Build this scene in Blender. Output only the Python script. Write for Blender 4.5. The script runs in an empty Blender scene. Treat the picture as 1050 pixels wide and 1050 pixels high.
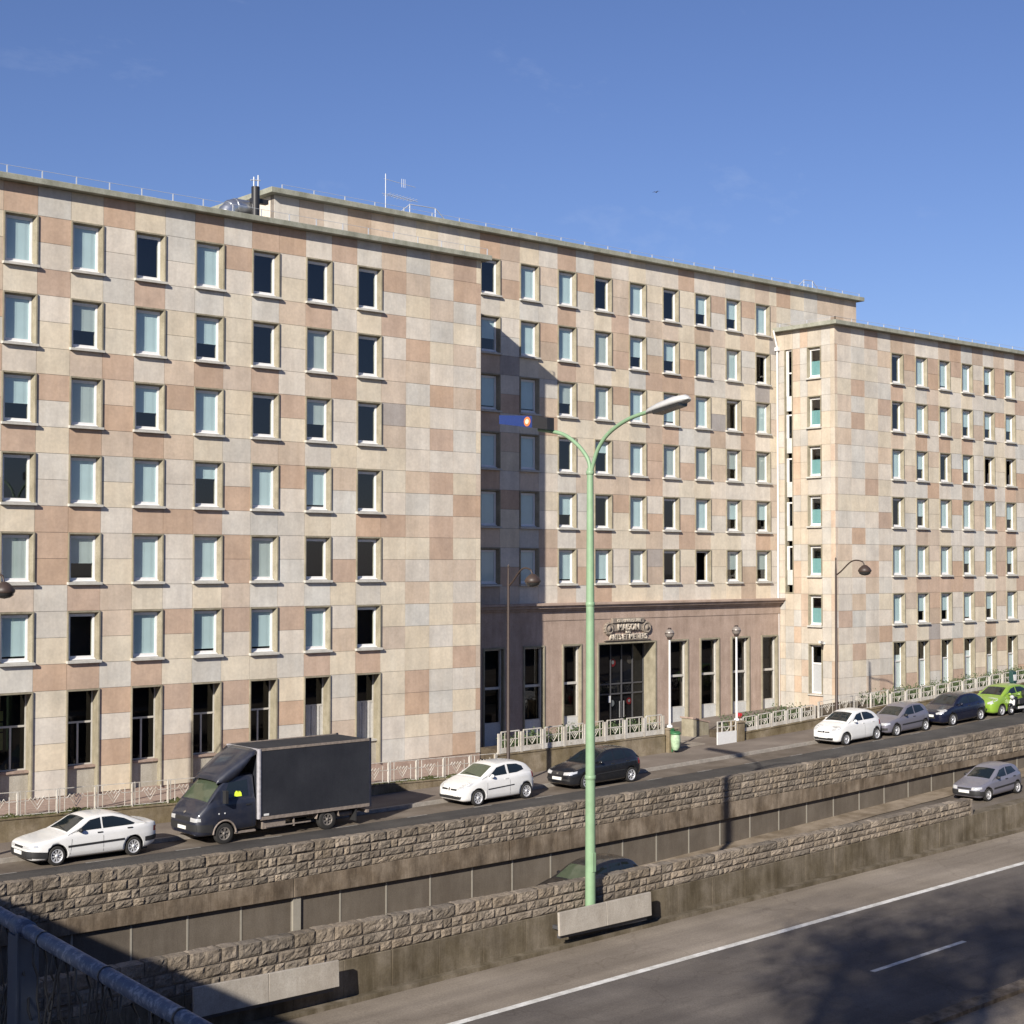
import bpy, bmesh, math, random
from mathutils import Vector, Matrix, noise
from mathutils.bvhtree import BVHTree
random.seed(7)
R = math.radians
scene = bpy.context.scene
COL = scene.collection
ZO = 11.2            # everything is built relative to the camera's eye, then lifted
SUN = Vector((1.86, 1.0, -1.04)).normalized()

# ------------------------------------------------------------------ materials
def newmat(name):
    m = bpy.data.materials.new(name); m.use_nodes = True
    nt = m.node_tree
    b = nt.nodes['Principled BSDF']
    return m, nt, b
def N(nt, t, **kw):
    n = nt.nodes.new(t)
    for k, v in kw.items(): setattr(n, k, v)
    return n
def coords(nt, scale=(1, 1, 1)):
    g = N(nt, 'ShaderNodeNewGeometry'); mp = N(nt, 'ShaderNodeMapping')
    mp.inputs['Scale'].default_value = scale
    nt.links.new(g.outputs['Position'], mp.inputs['Vector'])
    return mp.outputs['Vector']
def noisen(nt, vec, scale, detail=4, rough=.6):
    n = N(nt, 'ShaderNodeTexNoise'); n.inputs['Scale'].default_value = scale
    n.inputs['Detail'].default_value = detail; n.inputs['Roughness'].default_value = rough
    nt.links.new(vec, n.inputs['Vector']); return n.outputs['Fac']
def ramp(nt, fac, p0, c0, p1, c1):
    r = N(nt, 'ShaderNodeValToRGB')
    r.color_ramp.elements[0].position = p0; r.color_ramp.elements[0].color = (*c0, 1)
    r.color_ramp.elements[1].position = p1; r.color_ramp.elements[1].color = (*c1, 1)
    nt.links.new(fac, r.inputs['Fac']); return r.outputs['Color']
def mixc(nt, a, b, fac, mode='MIX'):
    m = N(nt, 'ShaderNodeMix', data_type='RGBA', blend_type=mode)
    for sock, v in ((m.inputs[6], a), (m.inputs[7], b), (m.inputs[0], fac)):
        if hasattr(v, 'is_linked') or isinstance(v, bpy.types.NodeSocket): nt.links.new(v, sock)
        elif isinstance(v, (int, float)): sock.default_value = v
        else: sock.default_value = (*v, 1)
    return m.outputs[2]
def bumpn(nt, b, fac, dist, strength=.6):
    u = N(nt, 'ShaderNodeBump'); u.inputs['Distance'].default_value = dist; u.inputs['Strength'].default_value = strength
    nt.links.new(fac, u.inputs['Height']); nt.links.new(u.outputs['Normal'], b.inputs['Normal'])
def surf(name, c0, c1, scale=2., rough=.85, detail=6, fine=30., bump=.004, streak=None, tint=False, patch=None, spec=.3, fa=.16, lane=None):
    """procedural weathered surface: two tones mottled by noise, optional vertical streaks, optional per-face tint"""
    m, nt, b = newmat(name)
    v = coords(nt)
    n1 = noisen(nt, v, scale, detail)
    col = ramp(nt, n1, .32, c0, .68, c1)
    if tint:
        a = N(nt, 'ShaderNodeAttribute', attribute_name='tint')
        col = mixc(nt, col, a.outputs['Color'], 1.0, 'MULTIPLY')
    n2 = noisen(nt, v, fine, 3)
    col = mixc(nt, col, ramp(nt, n2, .3, (1 - fa,) * 3, .7, (1 + fa * .6,) * 3), 1.0, 'MULTIPLY')
    if streak:
        sv = coords(nt, (streak[0], streak[0], streak[1]))
        n3 = noisen(nt, sv, 1., 5, .7)
        col = mixc(nt, col, ramp(nt, n3, .36, streak[2], .62, streak[3] if len(streak) > 3 else (1, 1, 1)), 1.0, 'MULTIPLY')
    if patch:
        n4 = noisen(nt, v, patch[0], 3)
        col = mixc(nt, col, ramp(nt, n4, .42, patch[1], .6, (1, 1, 1)), 1.0, 'MULTIPLY')
    if lane:
        n5 = noisen(nt, coords(nt, (.025, lane, 1)), 1., 4, .65)
        col = mixc(nt, col, ramp(nt, n5, .35, (.80, .79, .79), .65, (1.08, 1.08, 1.07)), 1.0, 'MULTIPLY')
        vo = N(nt, 'ShaderNodeTexVoronoi', feature='DISTANCE_TO_EDGE'); vo.inputs['Scale'].default_value = .33
        nz = N(nt, 'ShaderNodeTexNoise'); nz.inputs['Scale'].default_value = 1.4; nt.links.new(v, nz.inputs['Vector'])
        ad = N(nt, 'ShaderNodeMix', data_type='VECTOR'); ad.inputs[0].default_value = .5
        nt.links.new(v, ad.inputs[4]); nt.links.new(nz.outputs['Color'], ad.inputs[5]); nt.links.new(ad.outputs[1], vo.inputs['Vector'])
        col = mixc(nt, col, ramp(nt, vo.outputs['Distance'], .001, (.84, .83, .82), .008, (1, 1, 1)), 1.0, 'MULTIPLY')
    nt.links.new(col, b.inputs['Base Color'])
    b.inputs['Roughness'].default_value = rough
    b.inputs['Specular IOR Level'].default_value = spec
    if bump: bumpn(nt, b, n2, bump)
    return m
def plain(name, c, rough=.5, metal=0., coat=0., spec=.5, var=.06, scale=8.):
    m, nt, b = newmat(name)
    v = coords(nt); n = noisen(nt, v, scale, 4)
    col = ramp(nt, n, .3, tuple(x * (1 - var) for x in c), .7, tuple(min(1, x * (1 + var)) for x in c))
    nt.links.new(col, b.inputs['Base Color'])
    b.inputs['Roughness'].default_value = rough; b.inputs['Metallic'].default_value = metal
    b.inputs['Coat Weight'].default_value = coat; b.inputs['Specular IOR Level'].default_value = spec
    return m
def paint(name, c, dust=.12, rough=.28, metal=0.):
    m, nt, b = newmat(name)
    v = coords(nt); n = noisen(nt, v, 5., 5)
    col = mixc(nt, c, (.22, .19, .15), ramp(nt, n, .35, (0, 0, 0), .8, (dust, dust, dust)))
    nt.links.new(col, b.inputs['Base Color'])
    b.inputs['Roughness'].default_value = rough; b.inputs['Metallic'].default_value = metal
    b.inputs['Coat Weight'].default_value = .6; b.inputs['Coat Roughness'].default_value = .08
    return m
def glassy(name, tint, refl=.08, dark=None):
    m = bpy.data.materials.new(name); m.use_nodes = True; nt = m.node_tree; nt.nodes.clear()
    o = N(nt, 'ShaderNodeOutputMaterial'); mx = N(nt, 'ShaderNodeMixShader')
    t = N(nt, 'ShaderNodeBsdfTransparent'); t.inputs['Color'].default_value = (*tint, 1)
    g = N(nt, 'ShaderNodeBsdfGlossy'); g.inputs['Roughness'].default_value = .02
    f = N(nt, 'ShaderNodeLayerWeight'); f.inputs['Blend'].default_value = .5
    pw = N(nt, 'ShaderNodeMath', operation='POWER'); pw.inputs[1].default_value = 4.
    mt = N(nt, 'ShaderNodeMath', operation='MULTIPLY_ADD'); mt.inputs[1].default_value = .9; mt.inputs[2].default_value = refl
    nt.links.new(f.outputs['Facing'], pw.inputs[0]); nt.links.new(pw.outputs[0], mt.inputs[0]); nt.links.new(mt.outputs[0], mx.inputs[0])
    nt.links.new(t.outputs[0], mx.inputs[1]); nt.links.new(g.outputs[0], mx.inputs[2]); nt.links.new(mx.outputs[0], o.inputs[0])
    return m

M = {}
M['panel'] = surf('cladding stone', (.90, .90, .90), (1.08, 1.07, 1.05), 1.3, .8, 7, 9., .003, (1.7, .2, (.89, .875, .86)), tint=True, fa=.08, patch=(.45, (.94, .935, .93)))
M['joint'] = surf('cladding joint', (.16, .14, .12), (.24, .21, .18), 3.)
M['concrete'] = surf('pale precast concrete', (.235, .212, .155), (.33, .298, .225), 2.2, .9, 6, 25., .003, (3., .5, (.78, .76, .72)))
M['sillstone'] = surf('grey sill concrete', (.40, .39, .355), (.53, .51, .46), 3., .9)
M['slab'] = surf('roof edge concrete', (.26, .265, .22), (.36, .36, .30), 1.2, .9, 6, 20., .003, (2., .8, (.72, .72, .68)))
M['pinkstone'] = surf('brownish pink stone', (.34, .258, .208), (.44, .338, .278), 1.1, .85, 7, 22., .003, (2.4, .3, (.82, .80, .78)))
M['plinth'] = surf('rough pink plinth', (.26, .19, .155), (.38, .29, .24), 4., .95, 6, 18., .01)
M['infill'] = surf('grey infill panel', (.36, .335, .285), (.46, .43, .37), 1.6, .9, 6, 25., .002, (3., .3, (.8, .79, .77)))
M['whitepanel'] = surf('white infill panel', (.48, .48, .465), (.58, .58, .56), 1.5, .7, 5, 25., .001, (3., .3, (.88, .88, .87)))
M['pvc'] = plain('white window plastic', (.68, .67, .655), .4)
M['pane'] = glassy('window glass', (.88, .93, .93), .11)
M['darkpane'] = glassy('tall window glass', (.45, .47, .48), .04)
M['blind'] = plain('pale aqua roller blind', (.53, .63, .64), .8, var=.05, scale=1.5)
M['blindgrey'] = plain('greyer roller blind', (.46, .50, .48), .8, var=.06, scale=1.5)
M['blindteal'] = plain('teal roller blind', (.17, .33, .33), .8, var=.05)
M['blindwhite'] = plain('white roller blind', (.66, .70, .70), .8)
M['greencurtain'] = plain('yellow green curtain', (.42, .45, .16), .9, var=.4, scale=5.)  # colour imitating the yellow green reflection in the glass
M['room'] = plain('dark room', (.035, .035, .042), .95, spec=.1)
M['mullion'] = plain('weathered pale metal', (.46, .44, .40), .5, var=.1)
M['blackmetal'] = plain('black metal', (.02, .02, .022), .45)
M['darkmetal'] = plain('dark grey metal', (.06, .06, .065), .5)
M['steel'] = plain('bright steel', (.62, .63, .64), .28, .9)
M['galv'] = plain('galvanised rail', (.50, .52, .55), .5, .3)
M['shutterpanel'] = plain('pale grey shutter panel', (.36, .37, .38), .7)
M['shutter'] = surf('white louvre shutter', (.50, .49, .46), (.62, .61, .58), 2., .6, 4, 20., .002, (9., .4, (.72, .72, .72)))
M['whiteiron'] = surf('white painted iron', (.46, .44, .40), (.60, .58, .54), 3., .5, 5, 20., .001, (4., 1., (.80, .76, .70)))
M['garden'] = surf('stained render', (.19, .155, .11), (.34, .285, .21), 1.1, .95, 8, 16., .006, (1.2, .5, (.62, .58, .5)), patch=(.7, (.7, .68, .58)))
M['moss'] = surf('moss and grass', (.05, .065, .02), (.14, .14, .06), 6., 1., 6, 40., .02)
M['soil'] = surf('planting soil', (.05, .038, .026), (.10, .08, .055), 5., 1., 6, 40., .02)
M['asphalt'] = surf('street asphalt', (.058, .054, .050), (.085, .079, .073), .7, .9, 7, 16., .003, patch=(.25, (.75, .75, .77)), lane=1., fa=.2)
M['parking'] = surf('worn parking strip', (.125, .10, .076), (.19, .16, .13), .8, .95, 7, 30., .004, patch=(.5, (.75, .74, .74)))
M['path'] = surf('pale entrance paving', (.27, .235, .195), (.36, .32, .27), .9, .95, 6, 20., .003, patch=(.5, (.85, .84, .83)))
M['pavement'] = surf('pavement asphalt', (.165, .136, .112), (.225, .19, .16), .6, .95, 7, 40., .003, patch=(.35, (.82, .81, .81)))
M['kerb'] = surf('granite kerb', (.22, .20, .175), (.33, .30, .265), 3., .9)
M['roadlight'] = surf('shoulder concrete asphalt', (.21, .178, .143), (.27, .232, .19), .35, .9, 8, 22., .003, patch=(.22, (.80, .79, .78)), lane=1.1, fa=.22)
M['roaddark'] = surf('motorway asphalt', (.105, .091, .08), (.15, .132, .117), .4, .88, 8, 24., .003, patch=(.3, (.80, .80, .82)), lane=.9, fa=.24)
M['slip'] = surf('slip road asphalt', (.12, .10, .08), (.175, .15, .122), .5, .92, 7, 18., .003, patch=(.4, (.8, .79, .78)), lane=1., fa=.2)
M['dirt'] = surf('dusty verge', (.19, .15, .105), (.27, .22, .165), 1.2, 1., 8, 20., .01, patch=(.6, (.7, .68, .64)))
M['line'] = surf('road paint', (.56, .55, .52), (.74, .73, .70), 4., .7, 5, 30., .001, patch=(2.5, (.78, .77, .75)))
M['faintline'] = surf('worn road paint', (.14, .13, .12), (.28, .265, .24), 6., .8)
M['rubble'] = surf('rough faced stone', (.68, .67, .66), (1.18, 1.17, 1.15), 3.2, .95, 8, 22., .04, (1.1, .7, (.66, .65, .63)), tint=True, fa=.3)
M['mortar'] = surf('recessed mortar', (.12, .10, .082), (.20, .172, .145), 4., 1.)
M['band'] = surf('stained concrete beam', (.135, .108, .082), (.22, .182, .142), .9, .95, 8, 25., .006, (2.2, .5, (.60, .57, .53), (1.28, 1.26, 1.22)), patch=(1.3, (.75, .72, .68)))
M['darkpanel'] = surf('dark wall panel', (.105, .088, .07), (.15, .128, .103), .7, .85, 6, 30., .002, (1.5, .25, (.80, .78, .76)))
M['jointstrip'] = plain('pale joint strip', (.26, .24, .20), .8)
M['medconc'] = surf('old median concrete', (.13, .108, .08), (.205, .174, .134), 1.0, .95, 8, 25., .006, (2.2, .3, (.58, .56, .50)), patch=(1.1, (.75, .73, .66)))
M['plate'] = surf('grey concrete plate', (.33, .30, .26), (.42, .385, .335), 1.5, .85, 6, 30., .002, (2., .5, (.82, .8, .78)))
M['mint'] = plain('pale green lamp paint', (.205, .32, .19), .5, var=.09, scale=3.)
M['lampbrown'] = plain('brown cast iron', (.045, .030, .024), .5, var=.15)
M['lamphead'] = plain('light grey lamp shell', (.46, .46, .45), .4)
M['lampglass'] = plain('dark lamp glass', (.03, .03, .03), .15)
M['bluesign'] = plain('blue enamel', (.014, .035, .15), .4)
M['orange'] = plain('orange enamel', (.62, .18, .06), .4)
M['cream'] = plain('cream enamel', (.72, .60, .44), .4)
M['globe'] = plain('grey globe glass', (.21, .185, .165), .3, var=.15)
M['letters'] = plain('pale stone lettering', (.44, .39, .325), .8)
M['relief'] = plain('weathered relief stone', (.22, .185, .15), .9, var=.25)
M['tyre'] = plain('tyre rubber', (.018, .017, .016), .85)
M['rim'] = plain('silver wheel', (.66, .66, .67), .35, .4)
M['rimdull'] = plain('dusty steel wheel', (.20, .18, .16), .6, .3)
M['carglass'] = plain('car glass', (.010, .014, .016), .06, spec=.7)
M['carglassgreen'] = plain('greenish car glass', (.055, .07, .045), .08, spec=.7)
M['cartrim'] = plain('black car plastic', (.020, .020, .021), .6)
M['headlight'] = plain('headlamp glass', (.62, .63, .64), .12, .4, spec=.8)
M['plateyel'] = plain('number plate white', (.72, .72, .68), .5)
M['redlamp'] = plain('red lamp glass', (.30, .012, .012), .2)
M['amber'] = plain('amber lamp', (.7, .25, .03), .2)
M['chrome'] = plain('chrome', (.7, .7, .7), .15, 1.)
M['leaf'] = plain('planter leaves', (.055, .085, .03), .7, var=.35, scale=9.)
M['treeleaf'] = plain('tree leaves', (.06, .09, .03), .7, var=.3, scale=4.)
M['bark'] = surf('tree bark', (.07, .055, .04), (.13, .105, .08), 5., 1.)
M['binbag'] = plain('translucent green bag', (.34, .46, .30), .5, var=.25)
M['bingreen'] = plain('green bin frame', (.035, .14, .055), .5)
M['vest'] = plain('hi vis yellow', (.70, .85, .05), .8)
M['red'] = plain('red cloth', (.55, .03, .04), .7)
M['metergreen'] = plain('dark green street metal', (.018, .055, .05), .5)
M['white'] = plain('white paint', (.62, .62, .61), .45)
M['roofmat'] = surf('grey roof felt', (.16, .16, .15), (.22, .22, .20), .8, .95)
M['ground'] = surf('dry ground', (.12, .105, .075), (.18, .16, .12), .2, 1.)
M['deck'] = surf('bridge concrete', (.18, .17, .15), (.26, .245, .22), .8, .95)
def railpaint():
    m, nt, b = newmat('chipped blue rail paint')
    v = coords(nt); n = noisen(nt, v, 55., 6, .7); n2 = noisen(nt, v, 9., 3)
    col = ramp(nt, n, .50, (.085, .105, .15), .64, (.30, .31, .34))
    col = mixc(nt, col, ramp(nt, n2, .3, (.7, .7, .75), .7, (1.15, 1.15, 1.1)), 1., 'MULTIPLY')
    nt.links.new(col, b.inputs['Base Color']); b.inputs['Roughness'].default_value = .55; bumpn(nt, b, n, .002)
    return m
M['rail'] = railpaint(); M['raildark'] = plain('dark blue post paint', (.045, .055, .075), .6, var=.15)

# ------------------------------------------------------------------ mesh builder
class MB:
    def __init__(s): s.v = []; s.f = []; s.mi = []; s.t = []; s.sm = []; s.cur = 0; s.tint = (1, 1, 1); s.T = None
    def add(s, vs, fs, smooth=False):
        o = len(s.v)
        for p in vs:
            p = Vector(p); s.v.append(s.T @ p if s.T else p)
        for f in fs:
            s.f.append([i + o for i in f]); s.mi.append(s.cur); s.t.append(s.tint); s.sm.append(smooth)
    def hexa(s, p):      # 8 points: bottom 0-3 ccw, top 4-7
        s.add(p, [(3, 2, 1, 0), (4, 5, 6, 7), (0, 1, 5, 4), (1, 2, 6, 5), (2, 3, 7, 6), (3, 0, 4, 7)])
    def box(s, x0, x1, y0, y1, z0, z1):
        s.hexa([(x0, y0, z0), (x1, y0, z0), (x1, y1, z0), (x0, y1, z0), (x0, y0, z1), (x1, y0, z1), (x1, y1, z1), (x0, y1, z1)])
    def quad(s, a, b, c, d): s.add([a, b, c, d], [(0, 1, 2, 3)])
    def prism(s, poly, y0, y1):   # polygon in (x,z), ccw seen from -y
        n = len(poly)
        vs = [(x, y0, z) for x, z in poly] + [(x, y1, z) for x, z in poly]
        fs = [tuple(range(n)), tuple(range(2 * n - 1, n - 1, -1))]
        fs += [(i, i + n, (i + 1) % n + n, (i + 1) % n) for i in range(n)]
        s.add(vs, fs)
    def tube(s, path, r, seg=8, cap=True):
        path = [Vector(p) for p in path]; n = len(path)
        rs = r if isinstance(r, (list, tuple)) else [r] * n
        vs = []; up = None
        for i, p in enumerate(path):
            d = (path[min(i + 1, n - 1)] - path[max(i - 1, 0)]).normalized()
            if up is None:
                up = Vector((0, 0, 1)) if abs(d.z) < .9 else Vector((1, 0, 0))
            a = d.cross(up).normalized(); up = a.cross(d).normalized()
            for k in range(seg):
                t = 2 * math.pi * k / seg
                vs.append(p + (a * math.cos(t) + up * math.sin(t)) * rs[i])
        fs = [(i * seg + k, i * seg + (k + 1) % seg, (i + 1) * seg + (k + 1) % seg, (i + 1) * seg + k) for i in range(n - 1) for k in range(seg)]
        s.add(vs, fs, True)
        if cap:
            s.add(vs[:seg], [tuple(range(seg - 1, -1, -1))]); s.add(vs[-seg:], [tuple(range(seg))])
    def lathe(s, prof, c=(0, 0, 0), axis='z', seg=20, cap=True):  # prof: (radius, height)
        vs = []; n = len(prof); c = Vector(c)
        for r, h in prof:
            for k in range(seg):
                t = 2 * math.pi * k / seg; a, b = r * math.cos(t), r * math.sin(t)
                vs.append(c + (Vector((a, b, h)) if axis == 'z' else Vector((a, h, b)) if axis == 'y' else Vector((h, a, b))))
        fs = [(i * seg + k, i * seg + (k + 1) % seg, (i + 1) * seg + (k + 1) % seg, (i + 1) * seg + k) for i in range(n - 1) for k in range(seg)]
        s.add(vs, fs, True)
        if not cap: return
        if prof[0][0] > 1e-4: s.add(vs[:seg], [tuple(range(seg))])
        if prof[-1][0] > 1e-4: s.add(vs[-seg:], [tuple(range(seg - 1, -1, -1))])
    def ball(s, c, r, seg=16, ring=10, sq=(1, 1, 1)):
        pr = [(max(1e-5, math.sin(math.pi * i / ring)), -math.cos(math.pi * i / ring)) for i in range(ring + 1)]
        vs = [Vector(c) + Vector((a * math.cos(2 * math.pi * k / seg) * r * sq[0], a * math.sin(2 * math.pi * k / seg) * r * sq[1], h * r * sq[2])) for a, h in pr for k in range(seg)]
        s.add(vs, [(i * seg + k, i * seg + (k + 1) % seg, (i + 1) * seg + (k + 1) % seg, (i + 1) * seg + k) for i in range(ring) for k in range(seg)], True)
    def build(s, name, mats, parent=None, org=None, fixn=False, bevel=0., bseg=2):
        me = bpy.data.meshes.new(name)
        o0 = Vector(org) if org else (wloc(parent) if parent else Vector((0, 0, 0)))
        me.from_pydata([tuple(Vector(v) - o0) for v in s.v], [], s.f)
        mats = mats if isinstance(mats, (list, tuple)) else [mats]
        for m in mats: me.materials.append(M[m] if isinstance(m, str) else m)
        me.polygons.foreach_set('material_index', s.mi)
        me.polygons.foreach_set('use_smooth', s.sm)
        if any(t != (1, 1, 1) for t in s.t):
            a = me.attributes.new('tint', 'FLOAT_COLOR', 'FACE')
            a.data.foreach_set('color', [c for t in s.t for c in (*t, 1.)])
        if fixn or bevel:
            bm = bmesh.new(); bm.from_mesh(me); bmesh.ops.recalc_face_normals(bm, faces=bm.faces); bm.to_mesh(me); bm.free()
        me.update()
        o = bpy.data.objects.new(name, me); COL.objects.link(o)
        if bevel:
            md = o.modifiers.new('bevel', 'BEVEL'); md.width = bevel; md.segments = bseg; md.limit_method = 'ANGLE'; md.angle_limit = R(40)
        if parent: o.parent = parent; o.location = (0, 0, 0) if not org else Vector(org) - wloc(parent)
        elif org: o.location = Vector(org)
        return o
def wloc(o):
    v = Vector((0, 0, 0))
    while o: v += o.location; o = o.parent
    return v
def tag(o, label, cat, group=None, kind=None):
    o['label'] = label; o['category'] = cat
    if group: o['group'] = group
    if kind: o['kind'] = kind
    return o
def thing(name, label, cat, loc, group=None):
    o = bpy.data.objects.new(name, None); COL.objects.link(o); o.location = loc; o.empty_display_size = .3
    return tag(o, label, cat, group)
def structure(o): o['kind'] = 'structure'; return o
def copypart(o, parent, loc, scale=None, data=None):
    c = o.copy(); COL.objects.link(c); c.parent = parent; c.location = loc
    if scale: c.scale = scale
    if data: c.data = data
    return c

# ------------------------------------------------------------------ lie of the land (heights along the street, camera eye = 0)
def clampx(X, a, b): return max(a, min(b, X))
def zroad(X):
    x = clampx(X, 14, 76); z = -9.13 + .01625 * (x - 40) + .000438 * (x - 40) ** 2
    return z + max(0, X - 76) * .034
def zwalk(X, Y): return zroad(X) + .13 + .015 * (Y - 46.4)
def cub(c, X, a, b):
    x = clampx(X, a, b); t = (x - 40) / 10; z = 0
    for k in c: z = z * t + k
    return z
def zparapet(X): return cub((-.006, .045, .165, -8.585), X, 17, 70) + max(0, X - 70) * .03
def zstone(X): return cub((0, .152, -9.549), X, 5, 70) + max(0, X - 70) * .03
def zband(X): return cub((.07, .175, -10.228), X, 27, 60) + max(0, X - 60) * .03
def zslip(X): return -11.48 + .05 * (clampx(X, -10, 75) - 40) + max(0, X - 75) * .03
def zmed(X): return cub((.06, .165, -9.085), X, 26, 58) + max(0, X - 58) * .03
def zmedst(X): return cub((.03, .245, -9.735), X, 18, 60) + max(0, X - 60) * .03
def zexp(X): return -10.79 + .0245 * (X - 36.1)

def strip(name, mat, xs, y0f, y1f, zf, parent=None, extra=None):
    mb = MB(); g = lambda f, x: f(x) if callable(f) else f
    for a, b in zip(xs, xs[1:]):
        A, B, C_, D = g(y0f, a), g(y0f, b), g(y1f, b), g(y1f, a)
        mb.quad((a, A, zf(a, A)), (b, B, zf(b, B)), (b, C_, zf(b, C_)), (a, D, zf(a, D)))
    return mb.build(name, mat, parent)
def rng(a, b, st):
    n = max(1, int(round((b - a) / st))); return [a + (b - a) * i / n for i in range(n + 1)]
XS = rng(-80, 220, 4)
structure(strip('ground', 'ground', [-1500, -700, -300, -100, 0, 100, 300, 700, 1500], -1500, 1500, lambda x, y: -15.5))
structure(strip('street', 'asphalt', XS, 40.6, 46.3, lambda x, y: zroad(x)))
structure(strip('parking_lane', 'parking', XS, 44.7, 46.29, lambda x, y: zroad(x) + .004))
structure(strip('pavement', 'pavement', XS, 46.45, 70, lambda x, y: zwalk(x, y) if y < 52 else zwalk(x, 49.2) - .05))
mb = MB()
for a, b in zip(rng(-80, 220, 1.), rng(-80, 220, 1.)[1:]):
    g = .006
    mb.hexa([(a + g, 46.28, zroad(a) - .1), (b - g, 46.28, zroad(b) - .1), (b - g, 46.46, zroad(b) - .1), (a + g, 46.46, zroad(a) - .1),
             (a + g, 46.29, zroad(a) + .135), (b - g, 46.29, zroad(b) + .135), (b - g, 46.46, zroad(b) + .138), (a + g, 46.46, zroad(a) + .138)])
structure(mb.build('kerb', 'kerb'))
mb = MB()
for k in range(20):
    x = 18.2 + k * 3.1
    if 0 <= k:
        mb.quad((x, 44.62, zroad(x) + .009), (x + .9, 44.62, zroad(x + .9) + .009), (x + .9, 44.74, zroad(x + .9) + .009), (x, 44.74, zroad(x) + .009))
structure(mb.build('street_marking', 'faintline'))
structure(strip('slip_road', 'slip', XS, 32.9, 39.6, lambda x, y: zslip(x)))
structure(strip('verge', 'dirt', rng(-80, 220, 1.), lambda x: 39.5 + .18 * noise.noise((x * .35, 0, 0)), 41.2, lambda x, y: zslip(x) + .03 + .03 * (y - 39.5)))
structure(strip('expressway_shoulder', 'roadlight', XS, 29.0, 32.6, lambda x, y: zexp(x)))
structure(strip('expressway', 'roaddark', XS, 21.5, 29.16, lambda x, y: zexp(x) + .004))
structure(strip('far_carriageway', 'roadlight', XS, 5.5, 21.1, lambda x, y: zexp(x)))
mb = MB()
for a, b in zip(XS, XS[1:]):
    mb.quad((a, 29.02, zexp(a) + .009), (b, 29.02, zexp(b) + .009), (b, 29.26, zexp(b) + .009), (a, 29.26, zexp(a) + .009))
for x in (-10, 2, 14.4, 26.4, 34.15, 50.6, 63):
    x1 = x + (4.35 if x == 34.15 else 4.2)
    if x == 26.4: continue
    mb.quad((x, 24.74, zexp(x) + .009), (x1, 24.74, zexp(x1) + .009), (x1, 24.90, zexp(x1) + .009), (x, 24.90, zexp(x) + .009))
structure(mb.build('road_marking', 'line'))
mb = MB()
for a, b in zip(rng(-40, 140, 2), rng(-40, 140, 2)[1:]):
    mb.hexa([(a, 21.1, zexp(a) - .1), (b, 21.1, zexp(b) - .1), (b, 21.52, zexp(b) - .1), (a, 21.52, zexp(a) - .1),
             (a, 21.1, zexp(a) + .10), (b, 21.1, zexp(b) + .10), (b, 21.50, zexp(b) + .13), (a, 21.50, zexp(a) + .13)])
structure(mb.build('carriageway_kerb', 'band'))
mb = MB()
mb.box(-60, 160, -60, 1.2, -15.5, -2.2); mb.box(1.6, 160, .9, 5.6, -15.5, -9.5)
structure(mb.build('embankment', 'ground'))

# ------------------------------------------------------------------ rough stone walls
def stonewall(mb, x0, x1, yf, yb, zt, zb, courses, cap=True, seed=1):
    """rusticated courses between height functions zb and zt; front face at yf (towards -y)"""
    rnd = random.Random(seed)
    bounds = [0.]
    for c in courses: bounds.append(bounds[-1] + c)
    tot = bounds[-1]
    for ci in range(len(courses)):
        top = ci == len(courses) - 1
        x = x0 - rnd.random() * .5
        while x < x1:
            w = rnd.uniform(.45, .95) if top else rnd.choice([rnd.uniform(.22, .4), rnd.uniform(.4, .8), rnd.uniform(.5, 1.0)])
            a, b = max(x, x0), min(x + w, x1); x += w
            if b - a < .06: continue
            base = rnd.choice([(.31, .26, .205), (.28, .236, .19), (.34, .288, .232), (.25, .215, .176), (.30, .256, .208), (.235, .198, .16), (.32, .265, .205)])
            k = rnd.uniform(.72, .98); mb.tint = tuple(c * k for c in base)
            nx = max(4, int((b - a) / .075)); nz = 5
            g = .012; q0, q1 = bounds[ci] / tot, bounds[ci + 1] / tot
            dz = rnd.uniform(-.01, .01) if top else 0
            vs = []; rows = nz + 1 + (4 if top else 0)
            bul = rnd.uniform(.02, .04); off = rnd.random() * 50
            for j in range(rows):
                for i in range(nx + 1):
                    u = i / nx; X = a + g + (b - a - 2 * g) * u
                    zlo = zb(X) + (zt(X) - zb(X)) * q0 + g; zhi = zb(X) + (zt(X) - zb(X)) * q1 - g + dz
                    if j <= nz:
                        v = j / nz; edge = min(u, 1 - u) * (b - a); ez = (v * (zhi - zlo)) if top else min(v, 1 - v) * (zhi - zlo)
                        e = min(1, min(edge, ez) / .05)
                        n = noise.noise((X * 5 + off, v * 2.2, ci)) * .034 + noise.noise((X * 14 + off, v * 7, ci + 9)) * .026
                        y = yf - (bul + n) * e; z = zlo + (zhi - zlo) * v
                    else:
                        s = (j - nz) / 4; e = min(1, min(u, 1 - u) * (b - a) / .05)
                        y = yf - bul * e * (1 - s) ** 2 + (yb - yf) * s
                        z = zhi + e * (.015 * math.sin(math.pi * s) + .02 * noise.noise((X * 6 + off, s * 3, 4))) - (.03 if s == 1 else 0)
                    vs.append((X, y, z))
            fs = [(j * (nx + 1) + i, j * (nx + 1) + i + 1, (j + 1) * (nx + 1) + i + 1, (j + 1) * (nx + 1) + i) for j in range(rows - 1) for i in range(nx)]
            mb.add(vs, fs)
            # ends of each stone run back into the mortar
            for i, sgn in ((0, 1), (nx, -1)):
                col = [vs[j * (nx + 1) + i] for j in range(nz + 1)]
                back = [(p[0], yf + .06, p[2]) for p in col]
                mb.add(col + back, [(j, j + 1, nz + 2 + j, nz + 1 + j) for j in range(nz)])
    mb.tint = (1, 1, 1)
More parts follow.
